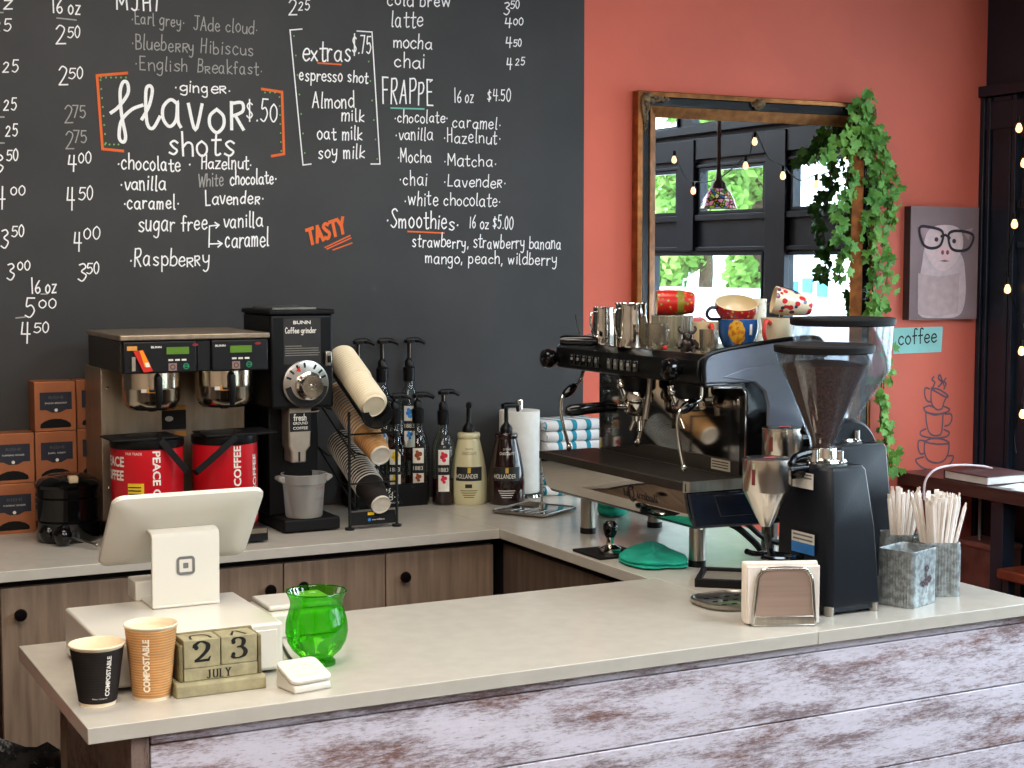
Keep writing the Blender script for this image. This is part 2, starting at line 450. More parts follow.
chalk([('*ginge~*', 174, 91, 231, 94, 12)], 'menu_lettering')
chalk([('^!avo~', 111, 127, 247, 131, 45)], 'flavor_lettering', M_chalk, .0100)
chalk([('shots', 168, 154, 235, 156, 25)], 'flavor_lettering', M_chalk, .0065)
chalk([('$.50', 246, 121, 278, 123, 20)], 'price_column', M_chalk, .0045)
chalk([('*chocolate', 117, 169, 181, 171, 15), ('*', 186, 168, 194, 168, 13), ('Hazelnut*', 201, 169, 252, 169, 14), ('*vanilla', 120, 189, 166, 190, 15),
       ('*caramel*', 123, 208, 180, 209, 15), ('Lavende~*', 205, 205, 264, 203, 14), ('chocolate*', 230, 185, 277, 183, 14),
       ('sugar free', 138, 231, 208, 230, 17), ('vanilla', 223, 227, 263, 227, 16), ('caramel', 225, 248, 269, 246, 17), ('*Raspbe~~y', 129, 266, 210, 266, 17)], 'menu_lettering', wd=.0044)
chalk([('White', 198, 187, 224, 186, 14)], 'menu_lettering', M_faint, .0038)
chalk([('cold brew', 387, 5, 450, 7, 14), ('latte', 391, 27, 423, 27, 16), ('mocha', 393, 47, 432, 49, 14), ('chai', 394, 67, 425, 68, 15)], 'menu_lettering')
P = []
for a in (('2','25',288,298,15,15,298,310,10,9),('3','50',503,510,14,12,510,520,8,8),('4','00',504,513,28,10,513,523,25,7),('4','50',505,513,48,11,513,522,46,7),('4','25',506,513,70,12,515,525,65,7)): price(P, *a)
P += [('16 oz', 454, 102, 474, 102, 13, .0036), ('$4.50', 487, 101, 511, 101, 12, .0036), ('16 oz $5.00', 469, 228, 513, 229, 12, .0036)]
chalk(P, 'price_column')
chalk([('extras', 302, 60, 351, 62, 20, .005), ('$.75', 352, 54, 371, 54, 18, .0042), ('espresso shot', 299, 80, 368, 83, 13), ('Almond', 312, 107, 355, 108, 15),
       ('milk', 341, 121, 365, 121, 13), ('oat milk', 317, 139, 363, 140, 14), ('soy milk', 318, 158, 365, 158, 14)], 'menu_lettering')
chalk([('FRAPPE', 382, 102, 434, 105, 24, .005), ('*chocolate*', 394, 122, 448, 123, 12), ('caramel*', 452, 127, 501, 129, 13), ('*vanilla', 395, 139, 433, 140, 13),
       ('*Hazelnut*', 443, 142, 501, 144, 14), ('*Mocha', 397, 162, 432, 163, 13), ('*Matcha*', 443, 165, 497, 167, 13), ('*chai', 399, 184, 427, 185, 14), ('*Lavende~*', 443, 186, 506, 188, 13),
       ('*white chocolate*', 404, 205, 501, 206, 14), ('*Smoothies*', 386, 227, 459, 230, 17, .0046), ('strawberry, strawberry banana', 412, 247, 561, 249, 13), ('mango, peach, wildberry', 425, 263, 557, 265, 12)], 'menu_lettering', wd=.0038)
def chalk_lines(name, mt, wd, *lines):
    for l in lines:
        mb = MB(bd.location); mb.m(mt)
        for k, (a, b) in enumerate(zip(l, l[1:])):
            mb.T = Matrix.Translation((0,-6e-5*k,0))
            mb.ribbon([on_board(a).xz, on_board(b).xz], wd, lambda p: Vector((p[0], YT, p[1])))
        mb.build(name, bd, smooth=False)
chalk_lines('orange_bracket', M_ochalk, .008, [(127,73),(97,75.5),(102.5,149),(123,151)])
chalk_lines('orange_bracket', M_ochalk, .008, [(262,89),(282,92),(284,154),(272,156)])
chalk_lines('extras_bracket', M_chalk, .004, [(302,29),(290,30),(303,165),(311,164)], [(357,31),(372,32),(380,164),(371,164)])
chalk_lines('lettering_underline', M_ochalk, .005, [(318,63),(341,64.5)], [(408,231.5),(444,233)])
chalk_lines('lettering_underline', M_tchalk, .005, [(391,108),(424,109)])
chalk_lines('lettering_underline', M_faint, .004, [(57,18),(76,20)], [(41,294),(47,294)], [(16,318),(25,317)], [(0,117),(4,117)], [(0,143),(4,143)], [(0,12.5),(3,12.5)])
chalk_lines('lettering_arrow', M_chalk, .0042, [(209,247),(209.5,226),(219,225),(215,222.5)], [(219,225),(216,228)], [(209,244),(222,243.5),(218,241)], [(222,243.5),(218,247)])
chalk_lines('frappe_accent', M_chalk, .004, [(430,82),(432,80)])
mb = MB(bd.location); mb.m(M_gchalk)
for x, y in [(101+i*5.0,77.5) for i in range(6)]+[(100.5+i*.75,80+i*9) for i in range(8)]+[(105+i*4.5,144.5) for i in range(4)]+[(265+i*5,92.5) for i in range(4)]+[(279.5+i*.3,97+i*9) for i in range(7)]+[(294+i*1.8,36+i*19.5) for i in range(7)]+[(367+i*1.7,42+i*19.5) for i in range(7)]:
    c = on_board((x,y)); mb.add([c+Vector((.003*math.cos(t*1.0472),0,.003*math.sin(t*1.0472))) for t in range(6)], [tuple(range(6))])
mb.build('green_dots', bd, smooth=False)
# TASTY in block letters with a drop line, rising to the right
mb = MB(bd.location); mb.m(M_ochalk)
A, B = on_board((309,245)), on_board((346,232)); d = (B-A); W = d.length; d /= W; up = Vector((-d.z,0,d.x))
letter(mb, 'TASTY', lambda p: A+d*p[0]+up*p[1]+d*p[1]*.12, W, .046, .0105)
for (x0,y0),(x1,y1) in (((325,247.5),(350,235.5)),((327,249),(351,238)),((333,250),(352,243))):
    mb.ribbon([on_board((x0,y0)).xz, on_board((x1,y1)).xz], .004, lambda p: Vector((p[0], YT, p[1])))
mb.build('tasty_lettering', bd, smooth=False)

# ---------------------------------------------------------------- mirror
M_gold = mat('antique_gold', (150,98,56), .42, .75, noise=(30,.3), bump=(90,.3))
M_orn = mat('carved_bronze', (112,88,62), .5, .5, noise=(70,.45), bump=(140,.8))
M_mblk = mat('ebony_lacquer', (20,20,24), .22, noise=(20,.15))
M_mirror = mat('mirror_silver', (238,240,240), .0, 1, noise=(2,.005))
FY = WY-.045
o0, o1 = ony(639,91,FY).x, ony(877,102,FY).x
zt, zb = ony(640,90,FY).z, .98
mi = thing('wall_mirror', 'large wall mirror in black and antique gold frame with carved corners', 'mirror', ((o0+o1)/2, WY, zb))
def ring(mb, i0, i1, y0, y1):
    """rectangular moulding between insets i0 and i1 from the outer edge"""
    rs = []
    for ins, y in ((i0, WY-.001), (i0, y0), (i1, y1), (i1, WY-.001)):
        rs.append([(o0+ins,y,zb+ins),(o1-ins,y,zb+ins),(o1-ins,y,zt-ins),(o0+ins,y,zt-ins)])
    n = 4
    vs = [p for r in rs for p in r]; fs = []
    for a in range(4):
        b = (a+1) % 4
        for j in range(4): fs.append((a*4+j, a*4+(j+1) % 4, b*4+(j+1) % 4, b*4+j))
    mb.add(vs, fs)
mb = MB(mi.location); ring(mb, 0, .018, FY+.006, FY); mb.build('outer_moulding', mi, M_gold, bevel=.003)
mb = MB(mi.location); ring(mb, .018, .050, FY+.006, FY+.010); mb.build('black_moulding', mi, M_mblk, bevel=.004)
mb = MB(mi.location); ring(mb, .050, .088, FY+.004, FY+.030); mb.build('inner_moulding', mi, M_gold, bevel=.003)
mb = MB(mi.location); mb.box(o0+.085, o1-.085, WY-.014, WY-.010, zb+.085, zt-.085); mb.build('mirror_glass', mi, M_mirror, smooth=False)
def ornament(cx, cz, dirs):
    mb = MB(mi.location)
    for (ux, uz, ln) in dirs:
        for i in range(int(ln/.009)):
            t = i*.009; r = .015*(1-t/ln*.7)
            for q in (-1, 1):
                mb.sphere((cx+ux*t-uz*q*(.011*(1-t/ln))+random.uniform(-.003,.003), FY-.001, cz+uz*t+ux*q*(.011*(1-t/ln))+random.uniform(-.003,.003)), r*random.uniform(.55,.9), 8, (1,.7,1))
    mb.sphere((cx, FY-.004, cz), .018, 10, (1,.6,1))
    return mb.build('carved_ornament', mi, M_orn)
ornament(o0+.026, zt-.026, ((1,0,.10),(0,-1,.12)))
ornament(o1-.026, zt-.026, ((-1,0,.10),(0,-1,.12)))
ornament((o0+o1)/2-.02, zt-.026, ((1,0,.04),(-1,0,.04)))

# ---------------------------------------------------------------- ivy over the mirror's right side
M_leaf = mat('ivy_leaf', (62,124,50), .45, noise=(9,.5), col2=(132,182,86), lo=.3, hi=.7)
M_stem = mat('ivy_stem', (80,90,40), .6, noise=(30,.2))
iv = thing('trailing_ivy', 'trailing green ivy garland hanging over right edge of mirror frame', 'ivy', tuple(ony(862,100,4.60)))
PATHS = [[(866,92),(862,112),(866,150),(871,200),(874,250),(872,300),(870,312)],
         [(858,98),(868,135),(880,170),(888,205),(884,245),(888,275),(878,315),(886,350),(880,395),(888,430),(893,470)],
         [(860,104),(846,125),(832,146),(814,160)], [(862,120),(850,150),(846,190),(835,216),(842,250),(838,280)],
         [(868,118),(878,140),(876,190),(868,230),(876,280)],[(874,128),(884,160),(892,190),(890,225)], [(884,380),(880,410),(884,440),(891,468)]]
vm = MB(iv.location); lf = MB(iv.location)
LEAF = [(0,0),(.28,-.12),(.55,.10),(.38,.28),(.62,.62),(.26,.58),(0,1.0),(-.26,.58),(-.62,.62),(-.38,.28),(-.55,.10),(-.28,-.12)]
def leaf(c, size, rot, tilt, yaw):
    Mx = Matrix.Translation(c) @ Matrix.Rotation(yaw,4,'Z') @ Matrix.Rotation(tilt,4,'X') @ Matrix.Rotation(rot,4,'Y')
    pts = [(0, 0, .42)]+[(x, -.12*abs(x)+.05*math.sin(z*3), z) for x, z in LEAF]
    n = len(LEAF)
    lf.add([Mx @ (Vector(p)*size) for p in pts], [(0, j+1, (j+1) % n+1) for j in range(n)])
for pi, path in enumerate(PATHS):
    Y = 4.640
    pts = catmull([ony(x, y, Y) for x, y in path], 5)
    vm.tube([p+Vector((0, random.uniform(-.006,.006), 0)) for p in pts], .0022, 5)
    L = sum((a-b).length for a, b in zip(pts, pts[1:]))
    dens = 150 if pi in (0, 4, 5) else (110 if pi == 3 else (130 if pi == 2 else 90))
    for i in range(int(L*dens)):
        t = i/max(1, int(L*dens)); j = min(int(t*(len(pts)-1)), len(pts)-2)
        c = pts[j].lerp(pts[j+1], t*(len(pts)-1)-j)+Vector((random.gauss(0,.014), random.uniform(-.035,.012), random.gauss(0,.012)))
        leaf(c, random.uniform(.020,.042) if pi not in (2,3) else random.uniform(.030,.048), math.pi+random.gauss(0,.8), random.uniform(-.7,.5), random.gauss(0,.6))
vm.build('vine', iv, M_stem)
lf.build('foliage', iv, M_leaf, smooth=False)

# ---------------------------------------------------------------- canvas print
M_cv = mat('canvas_taupe', (138,116,116), .8, noise=(5,.12), bump=(500,.25))
M_cve = mat('canvas_edge', (76,62,60), .8, noise=(20,.1))
CY = WY-.036
A = ony(911,206,CY); x0 = A.x; x1 = ony(979,206,CY).x; z1 = A.z; z0 = ony(908,320,CY).z
x1 = min(x1, XW-.018)
cv = thing('canvas_print', 'taupe canvas print of a pig in dark glasses reading, on orange wall', 'picture', ((x0+x1)/2, WY, z0))
mb = MB(cv.location); mb.m(M_cve); mb.box(x0, x1, CY, WY, z0, z1); mb.m(M_cv)
mb.add([(x0,CY-.0006,z0),(x1,CY-.0006,z0),(x1,CY-.0006,z1),(x0,CY-.0006,z1)], [(0,1,2,3)])
mb.build('canvas', cv, smooth=False)
def cvp(p): # zoom pixels of the print -> canvas plane
    u = (p[0]-186)/(462-186); v = (p[1]-175)/(612-175)
    return x0+u*(x1-x0), z1-v*(z1-z0)
def paint(name, polys, col, dy):
    mb = MB(cv.location); m = mat('paint_'+name, col, .8, noise=(30,.08)); mb.m(m)
    for i, pl in enumerate(polys):
        q = [cvp(p) for p in pl]; mb.add([(x, CY-.0008-dy*.0004-i*.00005, z) for x, z in q], [tuple(range(len(q)))])
    return mb.build(name, cv, smooth=False)
paint('pig_body', [catmull([(250,330),(235,390),(225,470),(225,590),(300,606),(385,600),(412,540),(410,430),(392,360),(330,320)],4,True)], (196,172,172), 0)
paint('pig_ear', [[(215,250),(262,262),(236,300)],[(438,256),(392,266),(420,304)]], (172,140,142), 1)
paint('pig_face', [catmull([(262,262),(240,320),(262,380),(310,425),(360,400),(398,330),(384,262),(325,245)],4,True)], (212,184,182), 1)
paint('snout', [ellipse(324,352,28,24)], (226,178,178), 2)
paint('nostril', [ellipse(315,352,6,9),ellipse(335,352,6,9)], (110,84,88), 3)
paint('eye', [ellipse(289,302,8,9),ellipse(361,308,8,9)], (70,60,66), 3)
paint('mouth', [[(300,385),(325,380),(345,386),(325,389)]], (130,100,104), 3)
paint('open_book', [[(218,432),(300,446),(300,604),(220,590)],[(300,446),(386,432),(382,588),(300,604)]], (184,158,156), 3)
gm = MB(cv.location)
for pts in ([(220,258),(262,255),(312,272),(306,322),(268,336),(234,318)], [(338,280),(380,268),(438,284),(424,332),(388,346),(348,334)]):
    q = catmull([cvp(p) for p in pts], 5, True)
    gm.ribbon(q, .011, lambda p: Vector((p[0], CY-.003, p[1])), True)
gm.ribbon([cvp((308,290)),cvp((325,284)),cvp((342,296))], .010, lambda p: Vector((p[0], CY-.003, p[1])))
gm.build('eyeglasses', cv, mat('glasses_paint', (48,40,46), .7, noise=(40,.1)), smooth=False)

# ---------------------------------------------------------------- coffee sign and cup decal
a, b, c, d = [ony(x, y, WY-.001) for x, y in ((893.5,328),(942.5,326.5),(941,352),(893,354))]
sg = thing('paper_sign', 'pale teal paper sign lettered coffee, below the pig print', 'sign', tuple((a+c)/2))
mb = MB(sg.location); mb.add([a,b,c,d]+[p+Vector((0,-.002,0)) for p in (a,b,c,d)], [(0,3,2,1),(4,5,6,7),(0,1,5,4),(1,2,6,5),(2,3,7,6),(3,0,4,7)])
mb.build('paper', sg, mat('teal_paper', (150,202,196), .85, noise=(12,.05)), smooth=False)
mb = MB(sg.location); mb.m(M_ink); A, B = ony(898,345,WY-.0035), ony(937,342,WY-.0035); W = (B-A).length; d_ = (B-A)/W
letter(mb, 'coffee', lambda p: A+d_*p[0]+Vector((0,0,p[1])), W, .058, .0055); mb.build('lettering', sg, smooth=False)
dc = thing('wall_decal', 'grey line drawing of three stacked steaming coffee cups on orange wall', 'wall decal', tuple(ony(936,470,WY)))
mb = MB(dc.location); mb.m(mat('decal_grey', (104,84,94), .7, noise=(40,.08)))
def zz(p): q = ony(880+p[0]/7.11, 360+p[1]/7.11, WY-.0012); return (q.x, q.z)
DEC = [([(365,210),(365,300),(400,350),(440,345),(455,300),(480,250)],0),([(365,200),(420,210),(480,250),(470,265),(410,232),(365,208)],0),([(350,205),(322,200),(318,250),(335,290),(362,298)],0),
       ([(310,340),(350,325),(380,335)],0),([(310,340),(330,370),(400,385),(470,372),(495,350),(455,330)],0),
       ([(326,375),(330,440),(345,505),(375,535),(420,535),(440,500),(448,380)],0),([(330,372),(390,390),(455,378)],0),([(462,385),(505,385),(510,425),(490,460),(462,470)],0),
       ([(325,490),(288,510),(300,540),(390,556),(470,545),(492,515),(455,495)],0),
       ([(318,580),(316,650),(340,710),(400,732),(455,715),(485,660),(490,600)],0),([(318,580),(360,560),(440,562),(492,590),(430,598),(360,592),(318,580)],0),([(316,575),(276,575),(272,630),(290,668),(316,660)],0),
       ([(310,690),(255,708),(275,745),(330,775),(440,775),(500,735),(522,685),(485,682)],0),
       ([(375,195),(390,160),(370,140),(382,120)],0),([(415,190),(440,160),(415,130),(425,105),(440,140),(455,180)],0),([(455,205),(470,170),(455,150),(468,130)],0)]
for pts, c in DEC: mb.ribbon(catmull([zz(p) for p in pts], 6), .0068, lambda p: Vector((p[0], WY-.0012, p[1])))
mb.build('line_drawing', dc, smooth=False)
# ================================================================ counters
M_top = mat('beige_laminate', (188,182,171), .22, noise=(25,.03), bump=(250,.03))
def wood(name, c1, c2, stretch, scale=9, rough=.55, lo=.3, hi=.7):
    return mat(name, c1, rough, noise=(scale, 0), col2=c2, stretch=stretch, bump=(scale*5,.15), lo=lo, hi=hi)
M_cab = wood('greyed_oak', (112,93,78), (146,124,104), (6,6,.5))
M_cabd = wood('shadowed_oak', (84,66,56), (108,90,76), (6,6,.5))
M_dark = mat('dark_void', (26,20,18), .8, noise=(10,.1))
# whitewashed boards: two layers of worn paint over brown wood
def whitewash(name, base, worn, sc, worn2=None):
    if name in MATS: return MATS[name]
    m = mat(name, base, .7, noise=(3,.05), bump=(90,.2)); nt = m.node_tree; N = nt.nodes; L = nt.links
    b = N['Principled BSDF']; tc = [n for n in N if n.type == 'TEX_COORD'][0]
    mp = N.new('ShaderNodeMapping'); mp.inputs['Scale'].default_value = sc; L.new(tc.outputs['Object'], mp.inputs['Vector'])
    n1 = N.new('ShaderNodeTexNoise'); n1.inputs['Scale'].default_value = 3.0; n1.inputs['Detail'].default_value = 3; n1.inputs['Roughness'].default_value = .5
    n2 = N.new('ShaderNodeTexNoise'); n2.inputs['Scale'].default_value = 26; n2.inputs['Detail'].default_value = 12; n2.inputs['Roughness'].default_value = .8
    L.new(mp.outputs['Vector'], n1.inputs['Vector']); L.new(mp.outputs['Vector'], n2.inputs['Vector'])
    mi_ = N.new('ShaderNodeMix'); mi_.data_type = 'FLOAT'; mi_.inputs[0].default_value = .58
    L.new(n1.outputs['Fac'], mi_.inputs[2]); L.new(n2.outputs['Fac'], mi_.inputs[3])
    cr = N.new('ShaderNodeValToRGB'); e = cr.color_ramp.elements
    e[0].position = .415; e[0].color = lin(worn); e[1].position = .525; e[1].color = lin(base)
    q = cr.color_ramp.elements.new(.46); q.color = lin([a*.55+c*.45 for a, c in zip(worn, base)])
    q = cr.color_ramp.elements.new(.64); q.color = lin([min(255, c*1.06) for c in base])
    L.new(mi_.outputs[0], cr.inputs['Fac'])
    if worn2:   # some worn patches browner than others
        cr2 = N.new('ShaderNodeValToRGB'); f = cr2.color_ramp.elements
        f[0].position = .41; f[0].color = lin(worn2); f[1].position = .535; f[1].color = lin(base); L.new(mi_.outputs[0], cr2.inputs['Fac'])
        n3 = N.new('ShaderNodeTexNoise'); n3.inputs['Scale'].default_value = 3.5; mp3 = N.new('ShaderNodeMapping'); mp3.inputs['Scale'].default_value = (1,1,4); mp3.inputs['Location'].default_value = (3,1,2)
        L.new(tc.outputs['Object'], mp3.inputs['Vector']); L.new(mp3.outputs['Vector'], n3.inputs['Vector'])
        r3 = N.new('ShaderNodeMapRange'); r3.inputs['From Min'].default_value = .46; r3.inputs['From Max'].default_value = .58; L.new(n3.outputs['Fac'], r3.inputs['Value'])
        mx = N.new('ShaderNodeMix'); mx.data_type = 'RGBA'; L.new(r3.outputs['Result'], mx.inputs[0]); L.new(cr.outputs['Color'], mx.inputs[6]); L.new(cr2.outputs['Color'], mx.inputs[7])
        # fine hairline flecks of bare wood
        n4 = N.new('ShaderNodeTexNoise'); n4.inputs['Scale'].default_value = 70; n4.inputs['Detail'].default_value = 6; mp4 = N.new('ShaderNodeMapping'); mp4.inputs['Scale'].default_value = (.6,1,4)
        L.new(tc.outputs['Object'], mp4.inputs['Vector']); L.new(mp4.outputs['Vector'], n4.inputs['Vector'])
        r4 = N.new('ShaderNodeMapRange'); r4.inputs['From Min'].default_value = .60; r4.inputs['From Max'].default_value = .70; r4.inputs['To Max'].default_value = .75; L.new(n4.outputs['Fac'], r4.inputs['Value'])
        m5 = N.new('ShaderNodeMix'); m5.data_type = 'RGBA'; L.new(r4.outputs['Result'], m5.inputs[0]); L.new(mx.outputs[2], m5.inputs[6]); m5.inputs[7].default_value = lin(worn)
        L.new(m5.outputs[2], b.inputs['Base Color'])
    else: L.new(cr.outputs['Color'], b.inputs['Base Color'])
    return m
M_ww = whitewash('whitewashed_board', (204,198,208), (128,112,114), (1.5,1,7), (124,92,84))
M_wwd = whitewash('worn_board', (128,108,98), (78,60,54), (6,1,1.2))

bar = thing('bar_counter', 'front bar base clad in whitewashed horizontal boards below beige worktop', 'bar counter', (1.6,2.9,0))
mb = MB(bar.location); zs = [.8915,.871,.733,.595,.457,.319,.181,.043]
for a, b in zip(zs, zs[1:]): mb.box(.655, 2.665, 2.615, 2.64, b+.0025, a)
mb.build('board_cladding', bar, M_ww, bevel=.002)
mb = MB(bar.location); mb.box(.655, 2.66, 2.628, 3.215, .0, .890); mb.build('carcass', bar, M_dark)
mb = MB(bar.location); mb.box(.621, .652, 2.612, 2.66, .0, .8915); mb.build('corner_post', bar, M_wwd, bevel=.002)
mb = MB(bar.location); mb.box(.632, .652, 2.665, 3.20, .0, .8915); mb.build('end_panel', bar, M_wwd)
mb = MB(bar.location); mb.box(.622, .655, 3.20, 3.218, .0, .8915); mb.build('back_post', bar, M_cab)
w = MB((1.3,2.9,.892)); w.box(.547, 2.056, 2.60, 3.235, .892, .92); tag(w.build('worktop', mt=M_top, bevel=.0015), 'long beige front worktop carrying the till and paper cups', 'worktop')
w = MB((2.36,3.5,.892)); w.prism([(2.057,2.60),(2.685,2.60),(2.685,4.695),(2.037,4.695),(2.037,3.236),(2.057,3.236)], 'xy', .892, .92)
tag(w.build('worktop', mt=M_top, bevel=.0015), 'beige side worktop under the espresso machine and grinders', 'worktop')
w = MB((1.0,4.4,.892)); w.box(-2.19, 2.036, 4.04, 4.693, .892, .92); tag(w.build('worktop', mt=M_top, bevel=.0015), 'beige back worktop along the chalkboard under the brewer', 'worktop')
def knob(mb, x, y, z):
    M = Matrix(((1,0,0),(0,0,-1),(0,1,0)))
    mb.lathe([(.006,0),(.006,.012),(.013,.014),(.0165,.021),(.014,.028),(.0,.030)], (x,y,z), 18, M)
M_knob = mat('bronze_knob', (32,26,26), .2, .6, noise=(30,.1))
edges = [(-2.1,-.9,-.95,'far left of the row, out past the tea tins'),(-.9,.27,-.1,'left of the one by the trash bin'),(.27,.645,.60,'second from the left counter end'),(.645,1.02,.691,'leftmost, behind the trash bin with its knob at left'),(1.02,1.39,1.346,'left of the door pair behind the till'),(1.39,1.69,1.44,'right of the door pair behind the vase'),(1.69,2.03,1.742,'in the back corner by the side counter')]
for x0, x1, kx, d in edges:
    if x1 < .7: continue
    t = thing('base_cabinet', 'greyed oak base cabinet, '+d, 'cabinet', ((x0+x1)/2, 4.08, 0), 0)
    mb = MB(t.location); mb.box(x0+.001, x1-.001, 4.086, 4.69, 0, .8915); mb.build('carcass', t, M_dark)
    mb = MB(t.location); mb.box(x0+.002, x1-.002, 4.064, 4.085, .08, .872); dr = mb.build('door', t, M_cab, bevel=.0015)
    mb = MB(t.location); knob(mb, kx, 4.064, .805); mb.build('knob', dr, M_knob)
t = thing('side_cabinet', 'dark brown cabinet body under the side worktop', 'cabinet', (2.36,3.6,0))
mb = MB(t.location); mb.box(2.075, 2.66, 3.24, 4.695, 0, .8915); mb.build('carcass', t, M_dark)
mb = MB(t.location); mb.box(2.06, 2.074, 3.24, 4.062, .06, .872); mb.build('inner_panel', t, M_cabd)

# bin with black liner on the floor
bc = (.47,3.42); t = thing('waste_bin', 'waste bin lined with a crumpled black plastic bag', 'bin', (bc[0],bc[1],0))
mb = MB(t.location); mb.lathe([(0,0),(.15,0),(.19,.55),(.185,.55),(.146,.01)], (bc[0],bc[1],0), 28); mb.build('bin_body', t, M_black)
mb = MB(t.location); rng = random.Random(3); rings = []
for r, z in ((.196,.40),(.205,.47),(.212,.54),(.214,.60),(.205,.625),(.188,.61),(.175,.54),(.16,.30),(.02,.27)):
    rings.append([Vector((bc[0]+(r+rng.uniform(-.012,.012))*math.cos(2*math.pi*j/40), bc[1]+(r+rng.uniform(-.012,.012))*math.sin(2*math.pi*j/40), z+rng.uniform(-.014,.014))) for j in range(40)])
mb.loft(rings, False, True); mb.build('bin_liner', t, mat('black_bag', (14,14,15), .22, noise=(20,.2), bump=(40,.8)), angle=70)

# ================================================================ till side of the front worktop
t = thing('cash_drawer', 'white cash drawer box under the tablet stand', 'cash drawer', (.78,2.95,HC))
mb = MB(t.location); mb.box(.615,.955,2.799,3.109,HC+.006,1.016); mb.build('case', t, M_white, bevel=.005, seg=3)
mb = MB(t.location); mb.box(.628,.942,2.7955,2.799,HC+.012,1.004); dr = mb.build('drawer_front', t, M_white, bevel=.001)
for x in (.65,.92):
    for y in (2.83,3.08): mb = MB(t.location); mb.cyl((x,y,HC),(x,y,HC+.006),.012,n=12); mb.build('rubber_foot', t, M_black)
st = thing('tablet_stand', 'white point of sale tablet stand with square logo, seen from behind', 'tablet stand', (.83,3.06,1.016))
mb = MB(st.location); pl = [(3.012,1.020),(3.008,1.155),(3.012,1.163),(3.022,1.167),(3.072,1.170),(3.072,1.164),(3.024,1.160),(3.018,1.155),(3.020,1.020)]
mb.prism([(y,z) for y,z in pl], 'yz', .763, .897); mb.build('column', st, M_white, bevel=.001)
mb = MB(st.location); mb.box(.763,.897,3.010,3.150,1.0165,1.0225); mb.build('base_plate', st, M_white, bevel=.002)
mb = MB(st.location); mb.box(.752,.80,3.10,3.165,1.0165,1.056); mb.build('hub', st, M_white, bevel=.003)
# tablet body leaning back
p_top, p_bot = Vector((0,3.003,1.245)), Vector((0,3.147,1.092))
up = (p_top-p_bot); H = up.length; up /= H; nrm = Vector((0,-up.z,up.y))   # away from the camera side is -nrm
mb = MB(st.location)
def tab(off, ins, r): return [Vector((u,0,0))+p_bot+up*v+nrm*off for u, v in rrect(.688+ins,.988-ins,ins,H-ins,r,6)]
mb.loft([tab(.0,.0,.022), tab(.004,-.0015,.023), tab(.010,.0,.022), tab(.017,.012,.02), tab(.022,.045,.03)])
mb.build('tablet_case', st, M_white, angle=25)
mb = MB(st.location); mb.add(tab(-.0008,.012,.01), [tuple(range(28))]); mb.build('screen', st, M_gloss)
# square logo on the column
mb = MB(st.location); mb.m(mat('logo_grey', (112,112,110), .5, noise=(60,.05)))
cx, cz = .829, 1.098; Lm = lambda p: Vector((p[0], 3.0086, p[1]))
mb.ribbon(rrect(cx-.0155,cx+.0155,cz-.0155,cz+.0155,.005), .0055, Lm, True)
mb.add([Lm(p) for p in rrect(cx-.0052,cx+.0052,cz-.0052,cz+.0052,.0012)], [tuple(range(24))])
mb.build('logo', st, smooth=False)
t = thing('receipt_printer', 'low white printer box behind the green vase', 'printer', (1.12,3.15,HC))
mb = MB(t.location); mb.box(1.015,1.175,3.05,3.20,HC,HC+.052); mb.build('case', t, M_white, bevel=.006, seg=3)
mb = MB(t.location); mb.box(1.02,1.17,3.075,3.195,HC+.053,HC+.064); mb.build('lid', t, M_white, bevel=.004)

# ripple paper cups
M_rbk = mat('black_ripple_paper', (34,27,24), .7, noise=(60,.15))
M_rtan = mat('tan_ripple_paper', (205,152,96), .75, noise=(60,.08))
M_cream_in = mat('cream_paper', (232,214,184), .7, noise=(40,.03))
for m_ in (M_rbk, M_rtan):     # fine ripples round the sleeve
    nt = m_.node_tree; N = nt.nodes; L = nt.links; b = N['Principled BSDF']; src = b.inputs['Base Color'].links[0].from_socket
    tc_ = [n for n in N if n.type == 'TEX_COORD'][0]; wv = N.new('ShaderNodeTexWave'); wv.wave_type = 'BANDS'; wv.bands_direction = 'Z'; wv.inputs['Scale'].default_value = 66
    L.new(tc_.outputs['Object'], wv.inputs['Vector']); r_ = N.new('ShaderNodeMapRange'); r_.inputs['To Min'].default_value = .55 if m_ is M_rbk else .74; r_.inputs['To Max'].default_value = 1.15; L.new(wv.outputs['Fac'], r_.inputs['Value'])
    mx_ = N.new('ShaderNodeMix'); mx_.data_type = 'RGBA'; mx_.blend_type = 'MULTIPLY'; mx_.inputs[0].default_value = 1; L.new(src, mx_.inputs[6]); L.new(r_.outputs['Result'], mx_.inputs[7]); L.new(mx_.outputs[2], b.inputs['Base Color'])
def cup_profile(r0, r1, h, ribs, top=.0075):
    pr = []
    n = ribs*2
    for i in range(n+1):
        f = i/n; z = .006+f*(h-top-.006)
        pr.append((r0+(r1-r0)*(z/h)+(.0009 if i % 2 else -.0006), z))
    return pr
def paper_cup(name, label, cat, loc, r0, r1, h, body, ribs=24, rim=M_cream_in, group=None):
    t = thing(name, label, cat, loc, 0, group)
    mb = MB(); pr = cup_profile(r0, r1, h, ribs)
    mb.lathe(pr, n=40, caps=False); o = mb.build('ripple_sleeve', t, body, angle=80)
    mb = MB()
    mb.lathe([(0,.004),(r0-.004,.004),(r0-.003,0),(r0-.0005,0),(r0,.008),(r1-.002,h-.009),(r1-.0005,h-.0055),(r1+.0018,h-.004),(r1+.0022,h-.0015),(r1+.0008,h),(r1-.001,h-.002),(r0-.003,.010),(0,.009)], n=40)
    mb.build('inner_cup', t, rim, angle=50)
    return t
c = onz(98,703); t = paper_cup('paper_cup', 'black ripple paper cup lettered in white, left of the tan cup', 'paper cup', c, .0315, .0465, .108, M_rbk)
mb = MB(); mb.m(M_wprint); rf = lambda z: .0315+.015*z/.108+.0008
